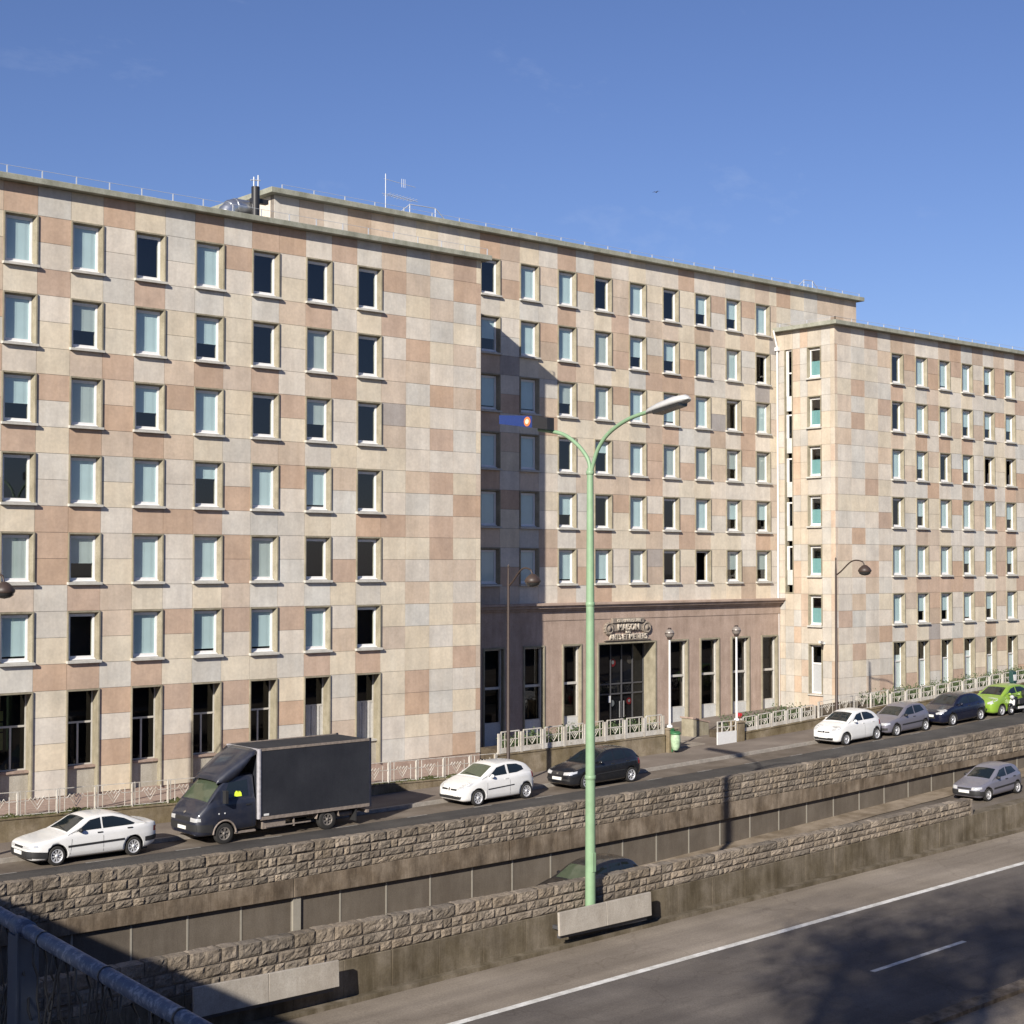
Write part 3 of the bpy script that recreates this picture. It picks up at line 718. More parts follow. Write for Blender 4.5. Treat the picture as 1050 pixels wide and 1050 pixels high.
for k in range(5):
    for seg, hh in (('pane', 1.30 if k == 0 else 0), ('pane', 1.35), ('fill', .85), ('gap', .30 if k else .2)):
        if hh == 0: continue
        z0 = max(z - hh, zb_ + .06)
        if seg == 'pane' and z - z0 > .2:
            mf = MB(); mf.box(XR + .12, XR + .2, sy0 + .05, sy0 + .13, z0, z - .08); mf.box(XR + .12, XR + .2, sy1 - .20, sy1 - .05, z0, z - .08); mf.box(XR + .12, XR + .2, sy0 + .05, sy1 - .05, z - .08, z); mf.build('frame', 'pvc', o)
            mp = MB(); mp.quad((XR + .17, sy0 + .13, z0), (XR + .17, sy0 + .13, z - .08), (XR + .17, sy1 - .2, z - .08), (XR + .17, sy1 - .2, z0)); mp.build('pane', 'darkpane', o)
        elif seg == 'fill' and z > z0: mi_ = MB(); mi_.box(XR + .13, XR + .2, sy0 + .052, sy1 - .052, z0, z); mi_.build('infill', 'whitepanel', o)
        z = z0
# entrance storey of the central block
YB = D2 - .16
ops = [(46.95, 48.31), (49.50, 50.91), (52.09, 53.43), (54.52, 58.81), (59.78, 61.30), (62.23, 63.81), (64.78, 66.34), (67.35, 68.80)]
zh, zt0, zf = -4.07, -2.12, -8.95
mb = MB(); px = XL
for a, b in ops:
    mb.box(px, a, YB, YB + .5, zf, zh); px = b
mb.box(px, XR - .002, YB, YB + .5, zf, zh); mb.box(XL, XR - .002, YB, YB + .5, zh, zt0)
mb.box(XL, XR - .01, YB - .03, YB + .01, zt0 - .75, zt0 - .25)
mb.build('entrance_wall', 'pinkstone', B)
mb = MB(); mb.box(XL, XR - .004, YB - .42, D2 + .02, zt0, zt0 + .12); mb.box(XL, XR - .006, YB - .30, YB + .02, zt0 - .14, zt0 - .002); mb.box(XL, XR - .008, YB - .14, YB + .02, zt0 - .26, zt0 - .142)
mb.build('entrance_cornice', 'pinkstone', B, bevel=.012)
for i, (a, b) in enumerate(ops):
    w, h = b - a, zh - zf; door = i == 3
    t = MB()
    d = .34 if not door else .9
    t.box(-.0, .09, -.06, d, 0, h); t.box(w - .09, w, -.06, d, 0, h); t.box(.09, w - .09, -.058, d, h - .09, h - .001)
    o = t.build('entrance_door' if door else 'tall_window', 'concrete', None); o.parent = B; o.location = Vector((a, YB, zf)) - B.location
    def sub(fn, name, mat):
        m_ = MB(); fn(m_); q = m_.build(name, mat, None); q.parent = o; return q
    if not door:
        zs = 1.22
        sub(lambda m_: m_.box(.09, w - .09, .16, .24, 0, zs), 'infill', 'whitepanel')
        def fr(m_):
            m_.box(.09, .15, .17, .27, zs, h - .09); m_.box(w - .17, w - .09, .14, .27, zs, h - .09); m_.box(.15, w - .17, .17, .27, h - .16, h - .09); m_.box(.15, w - .17, .16, .27, 2.86, 2.98); m_.box(.15, w - .17, .16, .27, zs, zs + .06)
        sub(fr, 'frame', 'mullion'); sub(lambda m_: m_.quad((.15, .23, zs), (w - .17, .23, zs), (w - .17, .23, h - .16), (.15, .23, h - .16)), 'pane', 'darkpane')
    else:
        def fr(m_):
            for k in range(6):
                x = .09 + k * (w - .24) / 5; m_.box(x, x + .06, .78, .86, 0, h - .09)
            for z in (2.1, 2.62, h - .2): m_.box(.15, w - .15, .79, .85, z, z + .07)
            m_.box(.15, w - .15, .80, .85, 0, .25)
        sub(fr, 'frame', 'darkmetal'); sub(lambda m_: m_.quad((.09, .83, 0), (w - .09, .83, 0), (w - .09, .83, h - .09), (.09, .83, h - .09)), 'pane', 'darkpane')
        for x, z, mt, r in ((.75, 3.75, 'darkmetal', .15), (1.95, 3.75, 'red', .25), (3.2, 3.85, 'relief', .24), (.7, 1.55, 'bluesign', .21), (1.9, 1.65, 'white', .20), (3.15, 1.7, 'red', .21)):
            def em(m_): m_.lathe([(r * .85, .845), (r * .85, .86), (r * .5, .85)], (x, 0, z), 'y', 14)
            sub(em, 'window_sticker', mt)
            if mt == 'red': sub(lambda m_: m_.lathe([(r * .4, .838), (r * .4, .844)], (x, 0, z + .02), 'y', 10), 'window_sticker', 'white')
        for x in (2.35, 2.65): sub(lambda m_: m_.tube([(x, .74, .9), (x, .74, 1.75)], .04, 6), 'handle', 'steel')
        sub(lambda m_: m_.box(1.55, 1.72, .765, .775, 1.7, 2.05), 'notice', 'white')
mb = MB(); mb.box(46, 68.9, YB + .9, YB + 1.0, -9, -2.4); mb.box(46, 68.9, YB + .5, YB + .9, -3.95, -3.85)
for a, b in zip(ops, ops[1:]): mb.box(a[1] + .3, a[1] + .4, YB + .5, YB + .95, -9, -3.95)
mb.build('interior', 'room', B)
# lettering over the door
def text(s, size, x, z, parent, y=YB - .10, ext=.05, w=1.):
    cu = bpy.data.curves.new('t', 'FONT'); cu.body = s; cu.size = size; cu.extrude = ext; cu.align_x = 'CENTER'; cu.offset = .012 * size
    o = bpy.data.objects.new('t', cu); COL.objects.link(o); dg = bpy.context.evaluated_depsgraph_get(); me = bpy.data.meshes.new_from_object(o.evaluated_get(dg)); bpy.data.objects.remove(o)
    me.materials.clear(); me.materials.append(M['letters'])
    q = bpy.data.objects.new('lettering', me); COL.objects.link(q); q.rotation_euler = (R(90), 0, 0); q.scale = (w, 1, 1); q.parent = parent; q.location = Vector((x, y, z)) - wloc(parent)
cx = 56.65
sg = MB(); sg.box(cx - 1.25, cx + 1.25, YB - .09, YB, -3.45, -2.98); sg.box(cx - 1.3, cx + 1.3, YB - .16, YB - .0, -2.97, -2.68); sg.box(cx - 1.9, cx + 1.9, YB - .14, YB, -4.00, -3.95)
sgo = sg.build('entrance_sign', 'relief', B, bevel=.01)
text('CITE UNIVERSITAIRE', .26, cx, -2.92, sgo, YB - .2, .03, .82); text('MAISON', .50, cx, -3.38, sgo, YB - .12, .06, .95); text('DES', .2, cx, -3.58, sgo); text('ARTS ET METIERS', .44, cx, -3.93, sgo, YB - .12, .05, .92)
for s in (-1, 1):
    m_ = MB(); c = (cx + s * 1.56, YB, -3.28); m_.lathe([(.33, 0.), (.33, -.14), (.28, -.17), (.25, -.11), (.17, -.11), (.13, -.19), (.0001, -.21)], c, 'y', 20)
    for k in range(12):
        t = k * math.pi / 6; m_.box(c[0] + .33 * math.cos(t) - .04, c[0] + .33 * math.cos(t) + .04, YB - .13, YB, c[2] + .33 * math.sin(t) - .04, c[2] + .33 * math.sin(t) + .04)
    m_.build('roundel', 'relief', sgo)
pv = Vector((cx, YB, -4.0)) - B.location; ks = .88     # the relief is a little smaller than first drawn
sgo.scale = (ks, 1, ks); sgo.location = Vector((pv.x * (1 - ks), 0, pv.z * (1 - ks)))
# things on the roof and wall
t = thing('roof_chimney', 'thin black chimney pipe standing on the left wing roof', 'chimney', (32.95, 54, 13.7))
mb = MB(); mb.tube([(32.88, 54, 13.7), (32.88, 54, 15.35)], .17, 12); mb.box(32.75, 33.5, 54.0, 54.25, 14.72, 14.9); mb.build('pipe', 'blackmetal', t)
mb = MB(); mb.tube([(32.8, 54, 15.3), (32.8, 54, 15.75)], .03, 6); mb.tube([(33.0, 54, 15.3), (33.0, 54, 15.85)], .03, 6); mb.tube([(32.65, 54, 15.6), (33.1, 54, 15.65)], .025, 6); mb.build('aerial', 'galv', t)
t = thing('roof_duct', 'fat bent steel ventilation duct on the roof beside the black chimney pipe', 'duct', (32.0, 54.5, 13.7))
mb = MB()
arc = [(31.75 + .55 * (1 - math.cos(a)), 54.5, 13.75 + .75 * math.sin(a)) for a in [i * math.pi / 2 / 8 for i in range(9)]]
mb.tube(arc + [(33.1, 54.5, 14.5)], .36, 16)
for p in (1, 3, 5, 7): mb.tube([arc[p], arc[p + 1]], .385, 16)
mb.build('elbow', 'steel', t)
tag(MB.build((lambda m_: (m_.ball((0, 0, .1), .28, 14, 8, (1, 1, .7)), m_.box(.15, .75, -.2, .2, 0, .25), m_)[-1])(MB()), 'roof_vent', 'galv', None, None, False), 'small rounded roof vent near the left end of the roof edge', 'vent').location = (27.2, 53.3, 13.72)
t = thing('roof_antenna', 'tall television aerial mast on the roof of the central block', 'antenna', (42.0, 57.5, 16.16))
mb = MB(); mb.tube([(42, 57.5, 16.1), (42, 57.5, 18.1)], .022, 6); mb.build('mast', 'galv', t)
mb = MB(); mb.tube([(41.9, 57.5, 17.85), (43.7, 57.45, 17.72)], .012, 5); mb.tube([(41.8, 57.5, 17.15), (43.85, 57.45, 17.05)], .014, 5)
for i in range(9):
    x = 42.1 + i * .19; mb.tube([(x, 57.2, 17.15 - .04 * i * .2), (x, 57.8, 17.15 - .04 * i * .2)], .012, 4)
for x in (42.9, 43.0, 43.1): mb.tube([(x, 57.46, 17.6), (x, 57.46, 18.0)], .012, 4)
mb.build('aerial', 'galv', t)
t = thing('wall_camera', 'small white security camera above the ground window of the right wing side', 'camera', (XR, 53.2, -4.45))
mb = MB(); mb.box(XR - .08, XR, 53.15, 53.3, -4.5, -4.4); mb.hexa([(XR - .75, 52.9, -4.42), (XR - .1, 53.2, -4.5), (XR - .1, 53.34, -4.5), (XR - .75, 53.04, -4.42), (XR - .75, 52.9, -4.28), (XR - .1, 53.2, -4.34), (XR - .1, 53.34, -4.34), (XR - .75, 53.04, -4.28)]); mb.build('housing', 'white', t)
# bird far above
t = thing('bird', 'tiny dark bird high in the blue sky', 'bird', (43.2, 41.3, 14.46))
mb = MB(); mb.ball((43.2, 41.3, 14.46), .028, 8, 6, (2., .8, .7)); mb.build('body', 'darkmetal', t)
mb = MB(); V = lambda x, y, z: (43.2 + x * .3, 41.3 + y * .3, 14.46 + z * .3)
mb.add([V(-.05, -.05, .04), V(.05, -.05, .04), V(.2, -.32, .1), V(-.1, -.32, .1), V(-.1, .22, .1), V(.2, .22, .1), V(.33, -.5, .0), V(-.3, .45, .0)], [(0, 1, 2, 3), (0, 4, 5, 1), (2, 6, 3), (4, 7, 5)]); mb.build('wing', 'darkmetal', t)
SKY = (.060, 1.0, .3, 5.0); SKYT = (1.03, .94, 1.13); SUNE = 5.0; EXPO = .63
# shade spots on the road (x, y), distance back along the sunlight, crown radius, crown half height
TREES = [(35.6, 26.3, 25, 1.7, 1.2), (39.2, 24.2, 25.5, 2.0, 1.3), (33.8, 22.6, 24, 2.2, 1.3), (31.2, 23.0, 24.5, 1.6, 1.0), (42, 23.2, 27, 2.0, 1.3), (20, 13.5, 19, 3.4, 2.8), (20, 13.6, 15.6, 2.8, 2.4)]  # last two: unseen trees added to shade the foreground railing
TLAB = ['leafy tree behind the bridge, first of the row shading the expressway', 'leafy tree second in the row behind the bridge', 'broad leafy tree third in the row behind the bridge', 'narrow leafy tree fourth in the row behind the bridge', 'tall leafy tree farthest back behind the bridge', 'low leafy tree close beside the bridge', 'bushy leafy tree nearest to the railing']
RAILROT = R(-4.49); RAILDX = .058
# ------------------------------------------------------------------ garden walls, railings, planters
def wallthing(name, label, mat, x0, x1, y0, y1, zt, zb=None, cat='wall', cope=True):
    zb = zb or (lambda x: zwalk(x, y0) - .25)
    t = thing(name, label, cat, ((x0 + x1) / 2, y0, zwalk((x0 + x1) / 2, y0)))
    mb = MB(); follow(mb, x0, x1, y0, y1, zb, lambda x: zt(x) - .06); mb.build('wall_face', mat, t)
    mb = MB(); follow(mb, x0, x1, y0 - .03, y1 + .03, lambda x: zt(x) - .06, zt); mb.build('coping', mat, t, bevel=.01)
    return t
zgl = lambda x: -8.74 - .019 * (clampx(x, 5, 42) - 40)
zgm = lambda x: -7.97 + .012 * (clampx(x, 38, 55) - 46)
zgr = lambda x: -8.22 + .051 * (clampx(x, 55, 70) - 57)
zgf = lambda x: -7.70 + .048 * (x - 69.4)
wallthing('garden_wall', 'low stained garden wall under the white railing of the left wing', 'garden', 6, 41.75, 49.0, 49.25, zgl)
wallthing('garden_wall', 'taller stained garden wall under the planter before the entrance storey', 'garden', 41.75, 51.9, 49.12, 49.4, zgm)
wallthing('garden_wall', 'stained garden wall with planter between white gate and right wing', 'garden', 57.25, 63.1, 49.12, 49.4, zgr)
wallthing('garden_wall', 'plain low wall in front of the blank corner of the right wing', 'garden', 63.1, 69.3, 49.12, 49.4, zgr)
wallthing('garden_wall', 'garden wall with planter under the windows of the right wing', 'garden', 69.3, 98, 49.12, 49.4, zgf)
mb = MB(); follow(mb, 6, 41.75, 49.22, 52.4, lambda x: zgl(x) - .3, lambda x: zgl(x) - .01); structure(mb.build('garden_path', 'plinth'))
mb = MB(); rg = random.Random(8)
for k in range(2600):
    x = rg.uniform(8, 41.7); y = rg.uniform(48.98, 49.3); z = zgl(x) + rg.uniform(-.07, .0) if y < 49.03 else zgl(x); s = rg.uniform(.03, .10) * (.5 + abs(noise.noise((x * .8, 0, 0))) * 2)
    mb.add([(x - s, y, z), (x + s, y - .02, z), (x + rg.gauss(0, .03), y - rg.uniform(0, .05), z + s * 1.1)], [(0, 1, 2)])
tag(mb.build('grass_edge', 'moss'), 'mossy grass growing along the top of the garden wall', 'grass', kind='stuff')
mb = MB(); follow(mb, 42.9, 51.9, 49.4, 51.6, lambda x: zgm(x) - .5, lambda x: zgm(x) - .02); follow(mb, 57.25, 63.1, 49.4, 51.2, lambda x: zgr(x) - .5, lambda x: zgr(x) - .02); follow(mb, 63.1, 69.3, 49.4, 52.38, lambda x: zgr(x) - .5, lambda x: zgr(x) - .04); follow(mb, 69.3, 98, 49.4, 52.38, lambda x: zgf(x) - .5, lambda x: zgf(x) - .02)
structure(mb.build('planting_bed', 'soil'))
mb = MB(); mb.box(43.6, 69, 49.4, 57, -9.4, -8.93); mb.box(52.62, 55.2, 49.6, 57, -9.3, -8.62); mb.box(52.62, 55.2, 49.15, 49.6, -9.3, -8.72); mb.box(52.4, 56.9, 51.3, 57, -9.3, -8.60)
structure(mb.build('entrance_path', 'path'))

def railing(label, x0, x1, n, y, zb, h, board, light=True, bars=2):
    t = thing('railing', label, 'railing', ((x0 + x1) / 2, y, zb((x0 + x1) / 2)))
    L = (x1 - x0) / n
    for k in range(n + 1):
        x = x0 + k * L; m_ = MB(); z = zb(x); w = .055 if board else .024
        m_.box(x - w, x + w, y - .04, y + .04, z - (.12 if board else .0), z + h * (.93 if board else .97)); 
        if not board: m_.box(x + .085, x + .115, y - .015, y + .015, z, z + h)
        m_.build('post', 'whiteiron', t)
    for k in range(n):
        a = x0 + k * L; b = a + L; m_ = MB()
        Z = lambda x, q: zb(x) + h * q
        def bar(xa, qa, xb, qb, r=.017): m_.hexa([(xa, y - r, Z(xa, qa) - r), (xb, y - r, Z(xb, qb) - r), (xb, y + r, Z(xb, qb) - r), (xa, y + r, Z(xa, qa) - r), (xa, y - r, Z(xa, qa) + r), (xb, y - r, Z(xb, qb) + r), (xb, y + r, Z(xb, qb) + r), (xa, y + r, Z(xa, qa) + r)])
        def up(x, q0, q1, r=.016): m_.box(x - r, x + r, y - r + .001, y + r - .001, Z(x, q0), Z(x, q1))
        if board:
            m_.hexa([(a + .05, y - .03, Z(a, .02)), (b - .05, y - .03, Z(b, .02)), (b - .05, y + .03, Z(b, .02)), (a + .05, y + .03, Z(a, .02)), (a + .05, y - .03, Z(a, .26)), (b - .05, y - .03, Z(b, .26)), (b - .05, y + .03, Z(b, .26)), (a + .05, y + .03, Z(a, .26))])
            a2, b2 = a + .13, b - .13
            for x in (a2, b2, a2 + .2, b2 - .2): up(x, .26, 1., .022 if x in (a2, b2) else .014)
            bar(a2, .99, b2, .99, .022); bar(a2, .62, b2, .62, .016)
            c = (a + b) / 2
            for s in (-1, 1):
                bar(c + s * .24, .64, c, .30, .016); bar(c + s * .13, .64, c, .46, .014); bar(c + s * .05, .64, c, .56, .014)
        else:
            bar(a, .97, b, .97, .012); bar(a, .60, a + L * .28, .60, .012); bar(b - L * .28, .60, b, .60, .012); bar(a, .06, b, .06, .013)
            for f in (.20, .80): up(a + L * f, .06, .97 if f < .5 else .8, .012)
            c0 = a + L * .28; st = L * .44 / 8
            for j in range(8):
                q = [.60, .72][j % 2], [.72, .60][j % 2]; bar(c0 + j * st, q[0], c0 + (j + 1) * st, q[1], .014)
            bar(c0 + st, .60, (a + b) / 2, .22, .013); bar(c0 + 7 * st, .60, (a + b) / 2, .22, .013); bar(c0 + 2.5 * st, .60, (a + b) / 2, .38, .012); bar(c0 + 5.5 * st, .60, (a + b) / 2, .38, .012)
        m_.build('panel', 'whiteiron', t)
    return t
railing('long white ironwork railing with zigzag ornaments before the left wing', 10.0, 41.6, 23, 49.1, zgl, .84, False)
railing('white planter railing with pointed ornaments before the entrance storey', 41.9, 51.85, 8, 49.2, zgm, .92, True)
railing('white planter railing between the entrance gate and the right wing', 57.35, 63.0, 5, 49.2, zgr, .72, True)
railing('faint low white railing before the blank corner of the right wing', 63.3, 69.2, 4, 49.2, zgr, .84, False)
railing('white planter railing along the windows of the right wing', 69.5, 91.5, 16, 49.2, zgf, .74, True)
def plants(name, label, x0, x1, y0, y1, zf, n, hmax, seed):
    rr = random.Random(seed); m_ = MB()
    for k in range(n):
        x = rr.uniform(x0, x1); y = rr.uniform(y0, y1); z = zf(x); h = rr.uniform(.3, 1.) * hmax * (.6 + .5 * noise.noise((x * 1.3, y, 2)))
        for j in range(14):
            p = Vector((x + rr.gauss(0, .10), y + rr.gauss(0, .10), z + abs(h) * rr.random()))
            d = Vector((rr.gauss(0, 1), rr.gauss(0, 1), rr.gauss(.4, .6))).normalized() * rr.uniform(.06, .12); s = d.cross(Vector((rr.gauss(0, 1), rr.gauss(0, 1), rr.gauss(0, 1)))).normalized() * .035
            m_.add([p, p + d * .5 + s, p + d, p + d * .5 - s], [(0, 1, 2, 3)])
    o = m_.build(name, 'leaf'); tag(o, label, 'plants', kind='stuff')
plants('planter_greenery', 'low green planting behind the railing before the entrance storey', 43.0, 51.8, 49.42, 50.6, zgm, 640, 1.2, 1)
plants('planter_greenery', 'low green planting behind the railing by the white gate', 57.4, 63, 49.42, 50.6, zgr, 340, 1.15, 2)
plants('planter_greenery', 'low green planting along the right wing windows', 69.5, 95, 49.45, 51.2, zgf, 1300, 1.15, 3)
tag((lambda m_: (m_.box(58.6, 58.68, 50.4, 50.47, -8.3, -7.5), m_.hexa([(58.5, 50.42, -7.68), (58.8, 50.42, -7.63), (58.8, 50.47, -7.63), (58.5, 50.47, -7.68), (58.53, 50.42, -7.42), (58.82, 50.42, -7.47), (58.82, 50.47, -7.47), (58.53, 50.47, -7.42)]), m_.build('red_marker', 'red'))[-1])(MB()), 'small red flag marker in the planter beside the second globe lamp', 'marker')
# gate, piers, globe lamps, stone block
def pier(x0, x1, zt, label):
    t = thing('gate_pier', label, 'pier', ((x0 + x1) / 2, 49.2, zwalk(x0, 49)))
    m_ = MB(); m_.box(x0, x1, 48.95, 49.5, -9.2, zt - .08); m_.build('pier_body', 'garden', t)
    m_ = MB(); m_.box(x0 - .05, x1 + .05, 48.9, 49.55, zt - .08, zt); m_.build('pier_cap', 'garden', t, bevel=.01)
pier(52.0, 52.6, -7.62, 'square stone pier carrying the first globe lamp beside the bin'); pier(56.78, 57.28, -7.62, 'square stone pier between the white gate and the planter')
def globe(x, zb, label):
    t = thing('globe_lamp', label, 'lamp', (x, 49.25, zb), 'globe lamps beside the entrance')
    m_ = MB(); m_.tube([(x, 49.25, zb), (x, 49.25, -3.55)], [.062, .05], 10); m_.lathe([(.14, zb), (.14, zb + .08), (.08, zb + .12)], (x, 49.25, 0), 'z', 12); m_.build('pole', 'white', t)
    m_ = MB(); m_.ball((x, 49.25, -3.28), .215, 18, 12); m_.build('globe', 'globe', t)
    m_ = MB(); m_.lathe([(.10, -3.56), (.13, -3.45)], (x, 49.25, 0), 'z', 12); m_.lathe([(.217, -3.26), (.226, -3.28), (.217, -3.30)], (x, 49.25, 0), 'z', 18); m_.lathe([(.10, -3.085), (.08, -3.02), (.001, -3.01)], (x, 49.25, 0), 'z', 12); m_.build('lamp_fitting', 'lampbrown', t)
globe(52.35, -7.62, 'white pole lamp with grey globe left of the entrance path'); globe(57.05, -7.62, 'white pole lamp with grey globe right of the white gate')
t = thing('gate', 'white metal gate leaf standing open beside the entrance path', 'gate', (56, 49.0, -8.9))
m_ = MB(); m_.box(55.35, 56.72, 48.97, 49.03, -8.82, -8.05); m_.build('solid_panel', 'white', t)
m_ = MB()
for x in (55.38, 55.7, 56.35, 56.69): m_.box(x - .03, x + .03, 48.98, 49.02, -8.05, -7.55)
for z in (-7.56, -7.82): m_.box(55.36, 56.7, 48.985, 49.015, z - .02, z + .02)
for s in (-1, 1): m_.hexa([(56.03, 48.985, -8.05), (56.06, 48.985, -8.05), (56.06, 49.015, -8.05), (56.03, 49.015, -8.05), (56.03 + s * .2, 48.985, -7.83), (56.06 + s * .2, 48.985, -7.83), (56.06 + s * .2, 49.015, -7.83), (56.03 + s * .2, 49.015, -7.83)])
m_.build('gate_grille', 'whiteiron', t)
t = thing('stone_block', 'pale stone block with sloping top on the entrance path', 'block', (57.3, 52.2, -8.7))
m_ = MB(); m_.hexa([(56.75, 51.8, -8.75), (57.9, 51.8, -8.75), (57.9, 52.6, -8.75), (56.75, 52.6, -8.75), (56.75, 51.8, -7.72), (57.9, 51.8, -7.98), (57.9, 52.6, -7.98), (56.75, 52.6, -7.72)]); m_.build('block', 'concrete', t, bevel=.02)
m_ = MB(); m_.hexa([(56.7, 51.76, -7.72), (57.95, 51.76, -7.985), (57.95, 52.65, -7.985), (56.7, 52.65, -7.72), (56.7, 51.76, -7.64), (57.95, 51.76, -7.90), (57.95, 52.65, -7.90), (56.7, 52.65, -7.64)]); m_.build('coping', 'plinth', t)
t = thing('litter_bin', 'green hanging bag bin on the pavement beside the stone pier', 'bin', (52.15, 48.7, zwalk(52.15, 48.7)))
z = zwalk(52.15, 48.7); m_ = MB(); m_.lathe([(.12, z + .10), (.20, z + .25), (.23, z + .6), (.21, z + .86)], (52.15, 48.7, 0), 'z', 14); o = m_.build('bag', 'binbag', t)
m_ = MB(); m_.lathe([(.225, z + .82), (.25, z + .84), (.25, z + .90), (.2, z + .92)], (52.15, 48.7, 0), 'z', 16); m_.tube([(52.15, 48.92, z), (52.15, 48.92, z + 1.05)], .03, 6); m_.box(52.05, 52.25, 48.88, 48.93, z + .9, z + 1.08); m_.box(51.97, 52.33, 48.6, 48.8, z + .92, z + .96); m_.build('frame', 'bingreen', t)

# ------------------------------------------------------------------ lamps
def parislamp(x, y, label, top, reach):
    z = zwalk(x, y); t = thing('street_lamp', label, 'street lamp', (x, y, z), 'brown cast iron street lamps on the pavement')
    m_ = MB(); m_.tube([(x, y, z), (x, y, z + .9), (x, y, z + 1.0), (x, y, top - .6), (x, y, top)], [.12, .11, .075, .05, .03], 10); m_.lathe([(.13, z + .88), (.14, z + .95), (.08, z + 1.05)], (x, y, 0), 'z', 12); m_.lathe([(.03, top), (.05, top + .05), (.001, top + .16)], (x, y, 0), 'z', 8); m_.build('post', 'lampbrown', t)
    m_ = MB(); pts = []
    for i in range(13):
        f = i / 12; pts.append((x, y - reach * f, top - .75 + .10 * math.sin(f * math.pi * 2 - math.pi) * (1 - f) + .72 * math.sin(f * math.pi * .62)))
    m_.tube(pts, .035, 6); e = pts[-1]; m_.tube([e, (e[0], e[1] - .08, e[2] - .12), (e[0], e[1] - .08, e[2] - .2)], .03, 6); m_.build('arm', 'lampbrown', t)
    c = (e[0], e[1] - .12, e[2] - .42); m_ = MB(); m_.lathe([(.06, .26), (.14, .22), (.27, .10), (.33, -.02), (.30, -.08)], c, 'z', 18); m_.build('lamp_shade', 'lampbrown', t)
    m_ = MB(); m_.lathe([(.295, -.07), (.27, -.16), (.17, -.23), (.001, -.26)], c, 'z', 18); m_.build('lamp_glass', 'lampglass', t)
parislamp(40.35, 46.8, 'brown street lamp in front of the shaded corner of the central block', -.2, 1.35)
parislamp(61.65, 46.8, 'brown street lamp before the corner of the right wing', .15, 1.6)
parislamp(18.85, 46.8, 'brown street lamp whose head alone reaches in at the left edge', -.35, 1.45)
X, Y = 30.95, 32.26; zb_ = zexp(X) + .55
t = thing('lamp_post', 'tall pale green lamp post with two curved arms rising from the median wall', 'lamp post', (X, Y, zb_))
m_ = MB(); m_.tube([(X, Y, zb_), (X, Y, -9.0), (X, Y, -2), (X, Y, 2.75)], [.155, .15, .125, .095], 14); pl_ = m_.build('post', 'mint', t)
m_ = MB()
for zz, rr_ in ((-6.2, .150), (-1.2, .124), (2.62, .105)): m_.lathe([(rr_, zz - .06), (rr_ + .012, zz - .05), (rr_ + .012, zz + .05), (rr_, zz + .06)], (X, Y, 0), 'z', 14)
m_.build('collar', 'mint', pl_)
m_ = MB(); m_.box(X - .07, X + .07, Y - .165, Y - .12, -8.9, -8.35); m_.build('access_door', 'mint', pl_, bevel=.01)
def smooth(pts, n=6):
    pts = [Vector(p) for p in pts]; out = []
    for i in range(len(pts) - 1):
        p0, p1, p2, p3 = pts[max(i - 1, 0)], pts[i], pts[i + 1], pts[min(i + 2, len(pts) - 1)]
        for k in range(n):
            u = k / n; out.append(.5 * ((2 * p1) + (p2 - p0) * u + (2 * p0 - 5 * p1 + 4 * p2 - p3) * u * u + (3 * p1 - p0 - 3 * p2 + p3) * u ** 3))
    return out + [pts[-1]]
m_ = MB(); m_.tube(smooth([(X, Y, 2.5), (X, 32.12, 2.9), (X, 31.90, 3.33), (X, 31.46, 3.74), (X, 30.67, 4.08), (X, 29.75, 4.25)]), .058, 10); m_.build('arm', 'mint', t)
m_ = MB(); m_.tube(smooth([(X, Y, 2.5), (X, 32.3, 2.9), (X, 32.5, 3.2), (X, 32.9, 3.54), (X, 33.5, 3.84), (X, 34.5, 4.02)]), .058, 10); m_.build('arm', 'mint', t)
m_ = MB(); prof = [(0, .07), (.12, .15), (.5, .22), (1.1, .26), (1.45, .20), (1.6, .05)]
vs = []; n = 12
for s, w in prof:
    y = 29.95 - s; zc = 4.2 + .17 * s
    for k in range(n):
        a = 2 * math.pi * k / n; vs.append((X + w * math.cos(a) * 1.1, y, zc + (w * .75 * math.sin(a) if math.sin(a) > 0 else w * .35 * math.sin(a))))
m_.add(vs, [(i * n + k, i * n + (k + 1) % n, (i + 1) * n + (k + 1) % n, (i + 1) * n + k) for i in range(len(prof) - 1) for k in range(n)], True); m_.add(vs[-n:], [tuple(range(n))]); m_.add(vs[:n], [tuple(range(n - 1, -1, -1))])
hd = m_.build('lamp_head', 'lamphead', t); m_ = MB()
m_.hexa([(X - .2, 29.55, 4.12), (X + .2, 29.55, 4.12), (X + .17, 28.6, 4.29), (X - .17, 28.6, 4.29), (X - .22, 29.55, 4.22), (X + .22, 29.55, 4.22), (X + .19, 28.6, 4.4), (X - .19, 28.6, 4.4)]); m_.build('lamp_glass', 'lampglass', hd)
# blue plate box hung at the end of the other arm
m_ = MB(); p0, p1 = Vector((X - .2, 33.75, 3.96)), Vector((X - .2, 36.0, 4.28)); d = Vector((0, 0, .36)); w = Vector((.14, 0, 0))
q = p0 + (p1 - p0) * .30
m_.hexa([q - w, q + w, p1 + w * .7, p1 - w * .7, q - w + d, q + w + d, p1 + w * .7 + d * .75, p1 - w * .7 + d * .75]); sb = m_.build('sign_box', 'bluesign', t)
m_ = MB(); e = q + (p0 - q) * .002; m_.hexa([p0 - w, p0 + w, e + w, e - w, p0 - w + d, p0 + w + d, e + w + d, e - w + d]); m_.build('sign_end', 'blackmetal', sb)
m_ = MB(); c = q + (p1 - q) * .14 + d * .47
for r, mt, o_ in ((.145, 'orange', .145), (.075, 'cream', .155)):
    m_ = MB(); m_.lathe([(r, -o_), (r, -o_ + .02)], (c.x, c.y, c.z), 'x', 18); m_.build('emblem', mt, sb)

